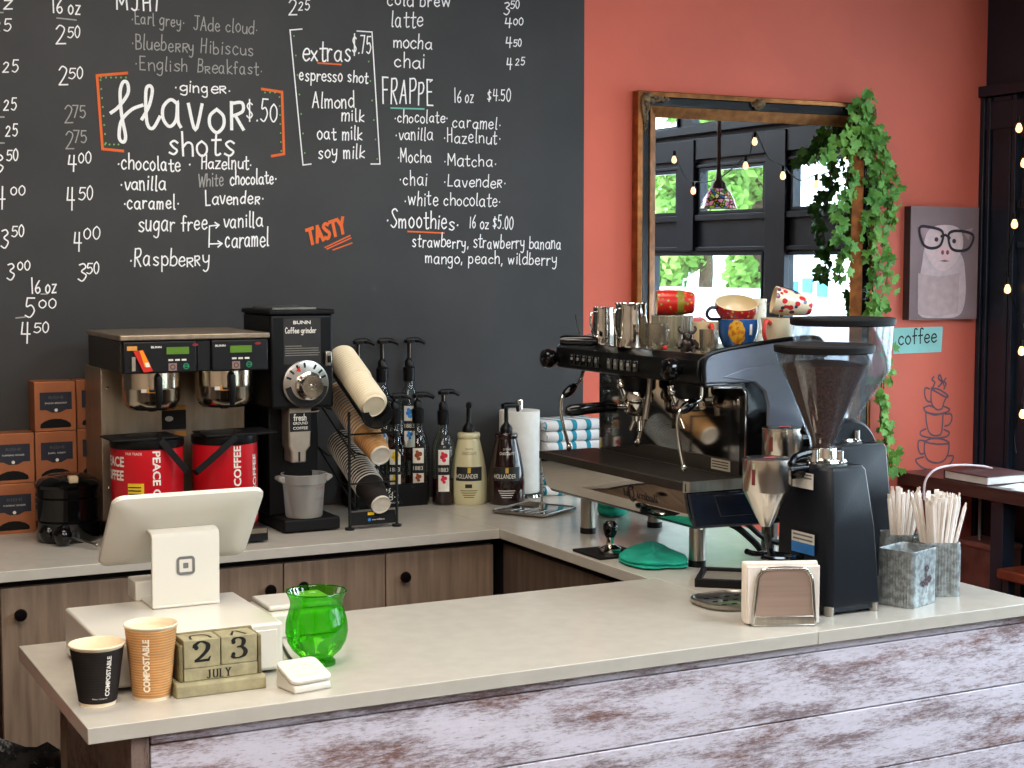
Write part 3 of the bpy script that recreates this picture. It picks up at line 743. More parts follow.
typeset(mb, 'COMPOSTABLE', around(0,0,.04,-70,.020,.0010,True,rf), h=.0085, w=.072, bold=.035)
mb.build('lettering', t, smooth=False); mb = MB(); mb.m(M_wprint)
typeset(mb, 'Please compost', around(0,0,.04,-118,.014,.0008,False,rf), h=.0035, w=.026)
mb.build('lettering', t, smooth=False)
c = onz(152,697); t = paper_cup('paper_cup', 'taller tan ripple paper cup lettered in white, beside the block calendar', 'paper cup', c, .0325, .0455, .134, M_rtan)
mb = MB(); mb.m(mat('pale_print', (252,238,214), .6, noise=(60,.05))); rf = lambda z: .0325+.013*z/.134+.0008
typeset(mb, 'COMPOSTABLE', around(0,0,.04,-108,.018,.0010,True,rf), h=.0125, w=.096, bold=.045)
mb.build('lettering', t, smooth=False)

# perpetual calendar
M_cal = mat('sage_painted_wood', (156,148,116), .65, noise=(40,.16), bump=(120,.3))
M_cald = mat('sage_edge_wood', (120,110,78), .7, noise=(40,.2))
t = thing('block_calendar', 'painted wooden block calendar showing 23 July', 'calendar', (.81,2.75,HC))
mb = MB(t.location); mb.prism([(2.718,HC),(2.718,HC+.020),(2.724,HC+.024),(2.785,HC+.024),(2.785,HC)], 'yz', .727, .889); mb.build('base', t, M_cal, bevel=.002)
mb = MB(t.location); mb.box(.743,.876,2.727,2.780,HC+.0245,HC+.046); mb.build('month_block', t, M_cal, bevel=.0015)
mb = MB(t.location); mb.box(.735,.742,2.727,2.783,HC+.024,1.008); mb.box(.877,.884,2.727,2.783,HC+.024,1.012); mb.box(.735,.884,2.781,2.787,HC+.024,1.017); mb.build('holder', t, M_cald, bevel=.003)
def callig(wmin, wmax): return lambda tv: wmin+(wmax-wmin)*abs(tv.y)**1.3
for dgt, x0, x1 in (('2',.7435,.8085),('3',.8105,.8755)):
    mb = MB(t.location); mb.box(x0,x1,2.7275,2.780,HC+.0465,1.0145); cb = mb.build('number_cube', t, M_cal, bevel=.0015)
    mb = MB(t.location); mb.m(M_ink); cx = (x0+x1)/2; f = facing(cx-.0165, .9765, 2.7268)
    if dgt == '2':
        mb.ribbon(catmull([(.003,.024),(.005,.030),(.014,.0345),(.024,.031),(.027,.0255),(.024,.018),(.013,.008),(.003,.0022)], 8), callig(.002,.0085), f)
        mb.add([f(p) for p in [(.002,.0),(.029,0),(.032,.0085),(.030,.0085),(.026,.0045),(.003,.0035)]], [(0,1,2,3,4,5)])
        mb.add([f(p) for p in ellipse(.006,.0245,.004,.004,12)], [tuple(range(12))])
    else:
        mb.ribbon(catmull([(.004,.028),(.008,.033),(.015,.0345),(.022,.032),(.0245,.027),(.021,.0205),(.012,.0185)], 8), callig(.002,.008), f)
        mb.ribbon(catmull([(.012,.0185),(.021,.0175),(.0275,.0105),(.024,.003),(.015,0),(.007,.001),(.003,.006)], 8), callig(.002,.0085), f)
        for q in ((.006,.0275),(.0055,.0065)): mb.add([f(p) for p in ellipse(*q,.0038,.0038,12)], [tuple(range(12))])
    mb.build('numeral', cb, smooth=False)
    mb = MB(t.location); mb.m(M_ink); g = lambda p: Vector((cx+p[0], 2.748+p[1], 1.0152))
    if dgt == '2': mb.ribbon(catmull([(-.018,-.014),(-.012,.010),(.012,.010),(.018,-.014)],8), .004, g)
    else: mb.ribbon([(-.012,-.014),(-.002,.012),(.004,.012),(.014,-.014)], .004, g)
    mb.build('top_numeral', cb, smooth=False)
mb = MB(t.location); mb.m(M_ink)
x = .783
for ch in 'JULY':
    f = facing(x, .9475, 2.7265); sz = .0135
    W, ss = GL[ch]
    for s_ in ss: mb.ribbon([(q.x/9*sz*1.25, q.y/9*sz) for q in (catmull(s_,6) if len(s_) > 2 else [Vector(p) for p in s_])], callig(.0009,.0027), f)
    for (a0, b0) in {'J':[(3,9)],'U':[(.7,9),(4.3,9)],'L':[(.8,9),(.8,0)],'Y':[(.4,9),(4.4,9),(2.4,0)]}[ch]:
        mb.ribbon([((a0-1)/9*sz*1.25, b0/9*sz),((a0+1)/9*sz*1.25, b0/9*sz)], .0011, f)
    x += W/9*sz*1.25+.0025
mb.build('month_lettering', t, smooth=False)

bpy.data.objects['block_calendar'].scale = (1.02,1,1.06); bpy.data.objects['block_calendar'].location.y -= .012
# green glass vase
M_green = bpy.data.materials.new('green_glass'); M_green.use_nodes = True
b = M_green.node_tree.nodes['Principled BSDF']; b.inputs['Base Color'].default_value = lin((70,190,40)); b.inputs['Roughness'].default_value = .03
b.inputs['Transmission Weight'].default_value = .0
M_green = thin_glass('green_glass_wall', (126,222,66), .10, .03, haze=.10, hazecol=(80,210,30))
v = onz(317,664); t = thing('glass_vase', 'green glass footed vase with flared rim beside the card reader', 'vase', v)
mb = MB(); mb.lathe([(0,.004),(.032,0),(.0355,.001),(.0355,.007),(.030,.012),(.034,.018),(.047,.030),(.056,.046),(.0600,.064),(.0588,.084),(.054,.102),(.0505,.114),(.0500,.122),(.0525,.131),(.0565,.139),(.0575,.1425)], n=56, caps=False); mb.tube([(.0575*math.cos(2*math.pi*j/48),.0575*math.sin(2*math.pi*j/48),.1425) for j in range(48)], .0013, 6, True)
mb.build('vase_body', t, M_green)
t = thing('card_reader', 'small white square card reader on its dock beside the vase', 'card reader', tuple(onz(305,688)), R(9))
mb = MB(); mb.prism([(-.030,0),(-.030,.012),(-.026,.015),(.036,.036),(.040,.034),(.040,0)], 'yz', -.038, .038); mb.build('dock', t, M_white, bevel=.004, seg=3)
tl = math.atan2(.021,.062); Mx = Matrix.Translation((0,.005,.0285)) @ Matrix.Rotation(tl,4,'X')
mb = MB(); mb.T = Mx; mb.prism(rrect(-.041,.041,-.037,.037,.013), 'xy', -.001, .007); rd = mb.build('reader', t, M_white, bevel=.0025, seg=3)
mb = MB(); mb.T = Mx; mb.m(mat('pale_grey_print', (205,200,188), .5, noise=(40,.03)))
mb.ribbon(rrect(-.018,.018,-.016,.016,.004), .009, lambda p: Vector((p[0],p[1],.0076)), True); mb.add([(x,y,.0076) for x,y in rrect(-.005,.005,-.0045,.0045,.001)], [tuple(range(24))])
mb.build('logo', rd, smooth=False)
mb = MB((0,0,0)); c0 = Vector((.975,2.82,HC+.003))
t = thing('power_cable', 'short black cable lying behind the card reader', 'cable', tuple(c0))
mb = MB(c0); mb.tube(catmull([(.957,2.80,HC+.003),(.975,2.805,HC+.003),(.99,2.83,HC+.004),(1.0,2.90,HC+.003),(1.02,3.0,HC+.003)],6), .0028, 6); mb.build('cord', t, M_black)
# ================================================================ back worktop
M_copper = mat('copper_card', (172,108,72), .42, .35, noise=(12,.1))
M_navy = mat('navy_label', (38,40,52), .6, noise=(40,.1))
M_hole = mat('shadow_black', (8,7,7), .9, noise=(30,.1))
BF = 4.60
bx0, bx1 = ony(34.5,410,BF).x, ony(76,410,BF).x
ax1 = bx0-.003; ax0 = ax1-.122
TB = [(ax0,ax1,0,'TURMERIC GINGER','copper tea box bottom of the two at the frame edge'),(ax0,ax1,1,'TURMERIC GINGER','copper tea box on top of the two at the frame edge'),
      (bx0,bx1,0,'EARL GREY','copper tea box at the foot of the taller stack, hidden by the black canister'),(bx0,bx1,1,'EARL GREY','copper tea box in the middle of the taller stack'),
      (bx0,bx1,2,'ENGLISH BREAKFAST','copper tea box topmost of the taller stack'),(.962,1.08,0,'CHAI','lower copper tea box tucked behind the brewer'),(.962,1.08,1,'CHAI','upper copper tea box tucked behind the brewer'),(.962,1.08,2,'CHAI','top copper tea box half hidden behind the brewer')]
BH = .1435
for x0, x1, lv, txt, lab in TB:
    yf = BF if x0 < .95 else 4.632
    cx = (x0+x1)/2; z0 = HC+lv*BH; t = thing('tea_box', lab, 'tea box', (cx, yf+.03, z0), 0, 'copper tea boxes by the brewer')
    mb = MB(t.location); mb.box(x0,x1,yf,4.690,z0,z0+BH-.001); mb.build('carton', t, M_copper, bevel=.002)
    mb = MB(t.location); w_ = x1-x0; L0, L1 = x0+w_*.13, x1-w_*.10; zt_, zb_ = z0+BH*.78, z0+BH*.43
    mb.add([(x,yf-.0006,z) for x,z in [(L0,zt_),(L0,zb_),(cx-.026,zb_),(cx-.010,zb_-.008),(cx+.014,zb_-.008),(cx+.030,zb_),(L1,zb_),(L1,zt_)]], [tuple(range(8))])
    lb = mb.build('label', t, M_navy, smooth=False)
    mb = MB(t.location); mb.m(M_wprint); f = facing(cx+.002, zb_+.017, yf-.0012); typeset(mb, txt, f, h=.0045, w=min(.062,.0055*len(txt)), center=True)
    mb.add([(cx+.002+.005*math.cos(a*.7854), yf-.0012, zb_-.001+.005*math.sin(a*.7854)) for a in range(8)], [tuple(range(8))])
    mb.m(mat('dim_print', (88,86,92), .6, noise=(50,.1))); typeset(mb, 'RISHI', facing(cx+.002, zb_+.031, yf-.0012), h=.009, w=.040, center=True)
    mb.build('label_lettering', lb, smooth=False)
    mb = MB(t.location); mb.add([(cx+.044*u, yf-.0007, z0+.010+.026*v) for u, v in [(-1,.1),(-.95,.45),(-.7,.75),(-.35,.95),(0,1),(.35,.95),(.7,.75),(.95,.45),(1,.1),(.9,0),(-.9,0)]], [tuple(range(11))])
    mb.build('dispenser_opening', t, M_hole, smooth=False)

# black canister and two scoops
cc = (.893,4.44); t = thing('canister', 'black glossy lidded canister between tea boxes and brewer', 'canister', (cc[0],cc[1],HC))
mb = MB(t.location); mb.lathe([(0,HC),(.082,HC),(.086,HC+.01),(.086,HC+.055),(.083,HC+.058),(.086,HC+.061),(.086,HC+.12),(.083,HC+.123),(.086,HC+.126),(.086,HC+.148),(0,HC+.15)], (cc[0],cc[1],0), 36); mb.build('canister_body', t, M_gloss)
mb = MB(t.location); mb.lathe([(.089,HC+.149),(.090,HC+.158),(.078,HC+.172),(.05,HC+.183),(0,HC+.187)], (cc[0],cc[1],0), 36); mb.build('lid', t, M_gloss)
mb = MB(t.location); mb.box(cc[0]-.012,cc[0]+.014,cc[1]-.083,cc[1]-.055,HC+.166,HC+.186); mb.build('lid_clip', t, mat('tan_plastic', (190,170,140), .4, noise=(20,.05)), bevel=.004)
for (px, py, hx, hy, hz, lab) in ((48,543,68,510,.06,'black round scoop leaning with its steel handle up'),(63,546,97,545,.012,'black round scoop lying flat with its handle to the right')):
    c = onz(px, py); c.z = HC; t = thing('coffee_scoop', lab, 'scoop', tuple(c))
    mb = MB(c); mb.sphere((c.x,c.y,HC+.028), .030, 18, (.8,1,.94)); mb.build('bowl', t, M_gloss)
    e = ony(hx, hy, c.y-.005) if hz > .03 else onz(hx, hy, HC+.014)
    s0 = Vector((c.x+.012,c.y-.012,HC+.034)) if hz > .03 else Vector((c.x+.022,c.y-.008,HC+.022))
    mb = MB(c); mb.tube([s0, s0.lerp(e,.5), e], .0032, 8); mb.sphere(e, .006, 8); mb.build('handle', t, M_steel)

# twin coffee brewer
M_ssd = mat('brewer_steel', (166,150,130), .36, .75, noise=(50,.12), stretch=(1,1,.08))
M_lcd = mat('green_lcd', (92,132,40), .4, emit=.0, noise=(200,.05))
M_panel = mat('panel_black', (18,19,22), .35, noise=(30,.1))
t = thing('coffee_brewer', 'stainless twin coffee brewer with green displays and two filter baskets', 'coffee maker', (1.19,4.37,HC)); o = t.location
mb = MB(o); mb.box(.985,1.372,4.135,4.62,HC+.006,HC+.046); mb.build('base', t, M_panel, bevel=.004)
mb = MB(o); mb.box(.99,1.367,4.1325,4.135,HC+.028,HC+.041); mb.build('base_trim', t, M_ssd)
mb = MB(o); mb.box(.985,1.399,4.42,4.62,HC+.046,1.396); mb.build('trunk', t, M_ssd, bevel=.003)
for z in (1.34,1.20,1.06): mb = MB(o); mb.sphere((1.003,4.419,z), .005, 8); mb.build('screw', t, M_chrome)
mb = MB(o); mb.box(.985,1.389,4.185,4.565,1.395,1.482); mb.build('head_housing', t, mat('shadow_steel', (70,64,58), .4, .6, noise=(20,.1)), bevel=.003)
mb = MB(o); mb.box(  .981,1.393,4.165,4.570,1.482,1.497); mb.build('top_lid', t, M_ssd, bevel=.003)
mb = MB(o); mb.box(1.19,1.226,4.172,4.186,1.397,1.478); mb.build('centre_strip', t, M_panel, bevel=.002)
for x0, x1, left in ((.990,1.188,True),(1.229,1.388,False)):
    mb = MB(o); mb.box(x0,x1,4.168,4.186,1.394,1.480); pn = mb.build('control_panel', t, M_panel, bevel=.004)
    ox = 1.060 if left else x0+.006; Y = 4.1672
    mb = MB(o); mb.box(ox+.045,ox+.106,Y-.0015,Y+.001,1.444,1.463); mb.build('display', pn, M_lcd)
    mb = MB(o); mb.m(M_wprint); typeset(mb, 'BUNN', facing(ox+.004,1.461,Y), h=.006, w=.028, bold=.03)
    for i in range(3): mb.add([(ox+.050+i*.018+dx,Y,1.426+dz) for dx,dz in ((0,0),(.013,0),(.013,.005),(0,.005))], [(0,1,2,3)])
    mb.build('panel_lettering', pn, smooth=False)
    mb = MB(o); mb.add([(ox+.124+.009*math.cos(a*.524),Y,1.468+.004*math.sin(a*.524)) for a in range(12)],[tuple(range(12))]); mb.build('red_badge', pn, mat('dim_red', (140,40,44), .5, noise=(30,.1)), smooth=False)
    mb = MB(o); mb.m(mat('button_grey', (150,120,112), .5, noise=(50,.1))); mb.box(ox+.050,ox+.072,Y-.002,Y+.001,1.400,1.420); mb.m(M_panel); mb.ribbon(ellipse(ox+.061,1.410,.006,.006,14), .002, lambda p: Vector((p[0],Y-.0024,p[1])), True); mb.build('brew_button', pn)
    mb = MB(o); mb.m(mat('button_green', (40,140,100), .5, noise=(50,.1))); mb.ribbon(ellipse(ox+.098,1.411,.007,.007,16), .003, lambda p: Vector((p[0],Y-.0005,p[1])), True); mb.ribbon([(ox+.094,1.411),(ox+.102,1.411)], .003, lambda p: Vector((p[0],Y-.0005,p[1]))); mb.build('on_button', pn, smooth=False)
    if left:
        mb = MB(o); mb.m(mat('label_amber', (214,150,70), .5, noise=(30,.06))); mb.add([(x,Y,z) for x,z in ((1.000,1.456),(1.027,1.456),(1.027,1.468),(1.000,1.468))],[(0,1,2,3)])
        mb.m(mat('label_red', (205,44,30), .4, noise=(20,.05))); mb.add([(x,Y-.010,z) for x,z in ((1.014,1.455),(1.040,1.458),(1.066,1.401),(1.041,1.398))],[(0,1,2,3)])
        mb.m(mat('label_orange', (250,150,30), .4, noise=(20,.05))); mb.add([(x,Y-.0105,z) for x,z in ((1.030,1.456),(1.039,1.457),(1.060,1.412),(1.044,1.412))],[(0,1,2,3)])
        mb.m(M_wprint); mb.add([(x,Y-.0106,z) for x,z in ((1.047,1.412),(1.058,1.412),(1.055,1.424),(1.044,1.424))],[(0,1,2,3)])
        mb.m(M_chrome); mb.box(1.010,1.020,Y-.008,Y,1.402,1.440)
        mb.build('warning_tag', pn, smooth=False)
for bx in (1.088,1.290):
    mb = MB(o); mb.lathe([(0,1.284),(.012,1.284),(.014,1.289),(.060,1.291),(.070,1.300),(.078,1.318),(.078,1.345),(.0795,1.348),(.079,1.353),(.079,1.393)], (bx,4.262,0), 40); bk = mb.build('filter_basket', t, mat('basket_steel', (206,194,176), .17, 1, noise=(40,.06), stretch=(1,1,.06)))
    mb = MB(o); hp = [(bx-.004,4.186,1.386),(bx-.006,4.168,1.380),(bx-.006,4.162,1.34),(bx-.006,4.168,1.302)]
    mb.tube(hp, [.008,.010,.010,.008], 10); mb.build('handle', bk, M_black)
    mb = MB(o); mb.m(mat('label_amber', (214,150,70), .5)); rr = .0795
    q = around(bx,4.262,rr,-125,1.340,.0004)
    mb.add([q(p) for p in ((.016,0),(.05,0),(.05,.014),(.016,.014))], [(0,1,2,3)]); mb.m(M_wprint); mb.add([q(p) for p in ((0,.001),(.015,.001),(.015,.011),(0,.011))], [(0,1,2,3)])
    mb.m(M_ink); mb.add([q(p)+Vector((0,-.0004,0)) for p in ((.022,.003),(.048,.003),(.048,.008),(.022,.008))], [(0,1,2,3)]); mb.build('basket_label', bk, smooth=False)
mb = MB(o); Y = 4.4185; mb.m(M_ink); mb.add([(x,Y,z) for x,z in ((1.155,1.215),(1.225,1.215),(1.225,1.282),(1.155,1.282))],[(0,1,2,3)])
mb.m(mat('label_amber', (214,150,70), .5)); mb.add([(x,Y-.0005,z) for x,z in ((1.155,1.270),(1.225,1.270),(1.225,1.281),(1.155,1.281))],[(0,1,2,3)]); mb.add([(x,Y-.0005,z) for x,z in ((1.19,1.195),(1.225,1.195),(1.225,1.21),(1.19,1.21))],[(0,1,2,3)])
mb.m(M_wprint); mb.add([(1.176+.012*math.cos(a*.52),Y-.0005,1.246+.008*math.sin(a*.52)) for a in range(12)],[tuple(range(12))]); mb.build('caution_label', t, smooth=False)

# two red thermal servers
M_red = mat('server_red', (196,24,36), .35, noise=(10,.05))
for sx, lab, left in ((1.072,'red thermal coffee server with yellow sticker under the left basket',True),(1.290,'red thermal coffee server under the right basket',False)):
    r = .097 if left else .090; yc = 4.262; z0 = HC+.0465
    t = thing('coffee_server', lab, 'coffee server', (sx,yc,z0)); o = t.location
    mb = MB(o); mb.lathe([(0,z0),(r-.004,z0),(r,z0+.006),(r,1.192)], (sx,yc,0), 44); mb.build('server_body', t, M_red)
    mb = MB(o); mb.lathe([(r+.001,1.190),(r+.003,1.198),(r+.002,1.212),(.07,1.219),(.03,1.222),(0,1.223)], (sx,yc,0), 44); mb.build('lid', t, M_black)
    mb = MB(o); x0, x1 = (sx-.115,sx+.07) if left else (sx-.075,sx+.125)
    mb.prism([(x0,1.2145),((x0+x1)/2,1.2115),(x1,1.2165),(x1,1.2215),((x0+x1)/2,1.2205),(x0,1.219)], 'xz', yc-.085, yc+.06); mb.build('lid_brim', t, M_matte, bevel=.002)
    a = (sx+.035,yc-r-.002,1.200) if left else (sx+.035,yc-r-.004,1.205); b = (sx+.098,yc-r+.010,1.112) if left else (sx-.062,yc-r+.005,1.118)
    c = (sx+.118,yc-.01,1.20) if left else (sx-.093,yc-.02,1.20)
    e0, e1 = ((161,441),(187,471)) if left else ((236,437),(197,472)); a, b = ony(*e0,4.160), ony(*e1,4.150); dv = (b-a).normalized(); pv = Vector((-dv.z,0,dv.x))*.009
    mb = MB(o); mb.loft([[p+pv, p+pv+Vector((0,.004,0)), p-pv+Vector((0,.004,0)), p-pv] for p in (a-dv*.012+Vector((0,.03,.002)), a, a.lerp(b,.5)+Vector((0,-.006,0)), b, b+dv*.006+Vector((0,.012,0)))]); mb.build('handle', t, M_matte, bevel=.001)
    mb = MB(o); mb.m(M_wprint)
    if left:
        typeset(mb, 'PEACE COFFEE', around(sx,yc,r,-96,1.186,.0006,'cw'), h=.022, w=.215, bold=.03)
        typeset(mb, 'PEACE', around(sx,yc,r,-194,1.143,.0006), h=.028, w=.088, bold=.03); typeset(mb, 'COFFEE', around(sx,yc,r,-200,1.106,.0006), h=.028, w=.096, bold=.03)
        typeset(mb, 'FAIR TRADE', around(sx,yc,r,-139,1.176,.0006), h=.007, w=.046)
        f = around(sx,yc,r,-136,1.045,.0006); mb.m(mat('sticker_yellow', (226,186,40), .5, noise=(30,.05)))
        mb.add([f((u*.0045,v)) for v in (0,.055) for u in range(11)], [(u,u+1,u+12,u+11) for u in range(10)])
        f = around(sx,yc,r,-135,1.088,.0012); mb.m(M_ink)
        for q in range(4): mb.add([f((u*.004,v-q*.009)) for v in (0,.003) for u in range(10)], [(u,u+1,u+11,u+10) for u in range(9)])
    else:
        typeset(mb, 'PEACE COFFEE', around(sx,yc,r,-78,.975,.0006,True), h=.022, w=.212, bold=.03)
        typeset(mb, 'COFFEE', around(sx,yc,r,-38,1.05,.0006,True), h=.02, w=.11, bold=.03)
    mb.build('lettering', t, smooth=False)

# bulk coffee grinder
t = thing('bulk_grinder', 'tall black bulk coffee grinder with silver dial beside the brewer', 'coffee grinder', (1.51,4.37,HC)); o = t.location
mb = MB(o); mb.prism([(1.452,4.234),(1.621,4.234),(1.621,4.60),(1.452,4.60)], 'xy', HC+.004, HC+.040); mb.build('base', t, M_matte, bevel=.006, seg=3)
mb = MB(o); mb.box(1.44,1.592,4.33,4.60,HC+.040,1.29); mb.build('column', t, M_black, bevel=.004)
mb = MB(o); mb.box(1.419,1.606,4.24,4.49,1.276,1.542); hd = mb.build('hood', t, M_black, bevel=.008, seg=3)
mb = MB(o); mb.box(1.415,1.610,4.236,4.494,1.542,1.556); mb.build('hopper_lid', t, M_matte, bevel=.004)
mb = MB(o); mb.box(1.44,1.57,4.28,4.46,1.556,1.561); mb.build('lid_inset', t, M_steel)
mb = MB(o); Y = 4.2392; mb.m(mat('plate_charcoal', (44,42,42), .5, noise=(40,.1))); mb.add([(x,Y,z) for x,z in ((1.457,1.402),(1.568,1.402),(1.568,1.532),(1.457,1.532))],[(0,1,2,3)])
mb.m(M_wprint); typeset(mb, 'BUNN', facing(1.512,1.515,Y-.0008), h=.010, w=.052, bold=.03, center=True)
letter(mb, 'Coffee grinder', facing(1.462,1.490,Y-.0008), .092, .016, .0022)
mb.m(mat('dim_print2', (120,116,110), .6, noise=(50,.1)))
for q in range(5): mb.add([(x,Y-.0008,1.452-q*.0065+z) for x,z in ((1.461,0),(1.461+[.05,.1,.1,.103,.1][q],0),(1.461+[.05,.1,.1,.103,.1][q],.0028),(1.461,.0028))],[(0,1,2,3)])
mb.build('nameplate', t, smooth=False)
M_y = Matrix(((1,0,0),(0,0,-1),(0,1,0)))      # lathe axis towards the camera side
dx, dz = 1.519, 1.345
mb = MB(o); mb.lathe([(0,0),(.068,0),(.068,.010),(.060,.013),(0,.013)], (dx,4.239,dz), 48, M_y); dl = mb.build('dial_plate', t, M_steel)
mb = MB(o); mb.m(M_ink)
mb.ribbon([(dx+.054*math.cos(R(a)),dz+.054*math.sin(R(a))) for a in range(-165,-10,8)], .018, lambda p: Vector((p[0],4.2254,p[1])))
for a in (160,140,118,95,62,40,22): mb.ribbon([(dx+.050*math.cos(R(a)),dz+.050*math.sin(R(a))),(dx+.060*math.cos(R(a)),dz+.060*math.sin(R(a)))], .006, lambda p: Vector((p[0],4.2254,p[1])))
mb.m(mat('label_red', (205,44,30), .4)); mb.add([(dx+x,4.2253,dz+z) for x,z in ((-.030,.038),(-.016,.036),(-.020,.054))],[(0,1,2)])
mb.build('dial_marks', dl, smooth=False)
mb = MB(o); mb.lathe([(.040,0),(.040,.012),(.034,.016),(.034,.034),(.031,.038),(.010,.038),(.006,.042),(0,.042)], (dx+.006,4.226,dz-.004), 40, M_y); mb.build('dial_knob', dl, M_chrome)
mb = MB(o); mb.box(1.578,1.598,4.228,4.240,1.395,1.437); sw = mb.build('switch', t, M_steel, bevel=.003)
mb = MB(o); mb.box(1.583,1.593,4.222,4.228,1.405,1.425); mb.build('rocker', sw, M_black, bevel=.002)
ch = [(1.478,1.282),(1.548,1.282),(1.543,1.165),(1.530,1.150),(1.530,1.118),(1.485,1.118),(1.485,1.150),(1.478,1.165)]
mb = MB(o); mb.prism(ch, 'xz', 4.262, 4.330); cu = mb.build('chute', t, mat('chute_silver', (184,174,160), .38, .6, noise=(40,.06)), bevel=.006, seg=3)
mb = MB(o); Y = 4.2612; mb.m(M_ink); mb.add([(x,Y,z) for x,z in ((1.481,1.208),(1.543,1.208),(1.545,1.262),(1.480,1.262))],[(0,1,2,3)])
mb.m(M_wprint); letter(mb, 'fresh', facing(1.492,1.240,Y-.0006), .038, .018, .003); mb.build('chute_lettering', cu, smooth=False); mb = MB(o); mb.m(M_wprint); typeset(mb, 'GROUND', facing(1.512,1.228,Y-.0006), h=.008, w=.044, center=True, bold=.02); mb.build('chute_lettering', cu, smooth=False); mb = MB(o); mb.m(M_wprint); typeset(mb, 'COFFEE', facing(1.512,1.214,Y-.0006), h=.008, w=.044, center=True, bold=.02)
mb.m(M_ink); mb.add([(x,Y,z) for x,z in ((1.505,1.122),(1.511,1.122),(1.511,1.150),(1.505,1.150))],[(0,1,2,3)]); mb.build('chute_lettering', cu, smooth=False)
mb = MB(o); mb.cyl((1.548,4.28,1.262),(1.572,4.27,1.265),.004); mb.build('chute_latch', cu, M_chrome)
# measuring bucket on its base
bz = HC+.0405; bc = (1.528,4.282); t = thing('plastic_bucket', 'translucent plastic measuring bucket on the grinder base', 'bucket', (bc[0],bc[1],bz)); o = t.location
M_trans = thin_glass('milky_plastic', (225,222,215), .06, .2, haze=.4, hazecol=(255,252,246))
mb = MB(o); mb.lathe([(0,bz),(.050,bz),(.053,bz+.004),(.060,bz+.096),(.064,bz+.098),(.065,bz+.124)], (bc[0],bc[1],0), 40, None, False); mb.tube([(bc[0]+.065*math.cos(2*math.pi*j/40),bc[1]+.065*math.sin(2*math.pi*j/40),bz+.124) for j in range(40)], .0015, 6, True); mb.build('bucket_wall', t, M_trans)
for q in (-1,1):
    mb = MB(o); mb.prism([(bc[0]+q*.063,bz+.121),(bc[0]+q*.080,bz+.119),(bc[0]+q*.082,bz+.111),(bc[0]+q*.068,bz+.101),(bc[0]+q*.062,bz+.100)][::q], 'xz', bc[1]-.02, bc[1]+.02); mb.build('lug', t, M_trans, bevel=.002)
mb = MB(o); mb.m(mat('red_print', (190,70,70), .6, noise=(40,.1))); f = around(bc[0],bc[1],.060,-74,bz+.083,.001); typeset(mb, '2 QT', f, h=.006, w=.03); mb.m(mat('grey_print', (120,118,118), .6, noise=(40,.1))); typeset(mb, '1 LITER', around(bc[0],bc[1],.057,-74,bz+.052,.001), h=.006, w=.03); mb.build('measure_marks', t, smooth=False)

# ---------------------------------------------------------------- cup rack
TH = R(25); AX = Vector((0, math.cos(TH), math.sin(TH)))
rk = thing('cup_rack', 'black wire cup and lid rack beside the bulk grinder', 'rack', (1.72,4.38,HC)); o = rk.location
EB, ET, EL = Vector((1.734,4.200,.989)), Vector((1.734,4.200,1.132)), Vector((1.712,4.195,1.276))
mb = MB(o)
for x in (1.645,1.792):
    mb.tube([(x,4.222,HC+.006),(x,4.222,1.262 if x < 1.7 else 1.20)], .0045, 8); mb.tube([(x,4.56,HC+.006),(x,4.56,1.42)], .0045, 8)
    mb.cyl((x,4.222,HC),(x,4.222,HC+.007),.014); mb.cyl((x,4.56,HC),(x,4.56,HC+.007),.014)
for E_, rr in ((EB,.048),(ET,.048)):
    for q in (.095,.19,.36):
        c = E_+AX*q; mb.tube([(c.x-.073,c.y,c.z-.012),(c.x-.045,c.y,c.z-rr+.010),(c.x,c.y,c.z-rr-.003),(c.x+.045,c.y,c.z-rr+.010),(c.x+.073,c.y,c.z-.012)], .0026, 6)
    for q in (-1,1): 
        a, b = E_+AX*.02+Vector((q*.073,0,-.012)), E_+AX*.38+Vector((q*.073,0,-.012)); mb.tube([a,b], .0028, 6)
    c = E_+AX*.085; mb.tube([(1.645,4.222,c.z+.028),(1.792,4.222,c.z+.028)], .003, 6)
mb.build('wire_frame', rk, M_wire)
mb = MB(o); mb.prism([(4.218,HC+.012),(4.226,HC+.012),(4.232,HC+.048),(4.224,HC+.048)], 'yz', 1.65, 1.787); bp = mb.build('front_plate', rk, M_matte)
mb = MB(o); mb.m(mat('sticker_yellow', (226,186,40), .5)); f = facing(1.70,HC+.039,4.2205); mb.add([f(p) for p in ((0,0),(.020,0),(.020,.009),(0,.009))],[(0,1,2,3)])
mb.m(mat('sticker_blue', (60,130,200), .5, noise=(30,.1))); f = facing(1.70,HC+.022,4.2175); mb.add([f(p) for p in ellipse(.004,.004,.005,.005,10)],[tuple(range(10))]); mb.m(M_wprint); typeset(mb, 'vertiflex', facing(1.712,HC+.0235,4.2178), h=.005, w=.04); mb.build('sticker', bp, smooth=False)
# lid trough: curved bracket with a notch
mb = MB(o); rings = []
for q in (-.024,.06,.14,.26):
    c = EL+AX*q; rings.append([Vector((c.x+.051*math.cos(R(a)), c.y, c.z+.051*math.sin(R(a)))) for a in range(-178,0,16)]+[Vector((c.x+.047*math.cos(R(a)), c.y, c.z+.047*math.sin(R(a)))) for a in range(-2,-180,-16)])
mb.loft(rings); mb.build('lid_trough', rk, M_black)
mb = MB(o); c = EL+AX*-.026
for a0, a1 in ((-176,-112),(-68,-4)):
    aa = [a0+(a1-a0)*j/8 for j in range(9)]
    n = 9; vs = [Vector((c.x+.050*math.cos(R(a)),c.y,c.z+.050*math.sin(R(a)))) for a in aa]+[Vector((c.x+.026*math.cos(R(a)),c.y-.002,c.z+.020*math.sin(R(a)))) for a in aa]
    mb.add(vs, [(j,j+1,n+j+1,n+j) for j in range(n-1)])
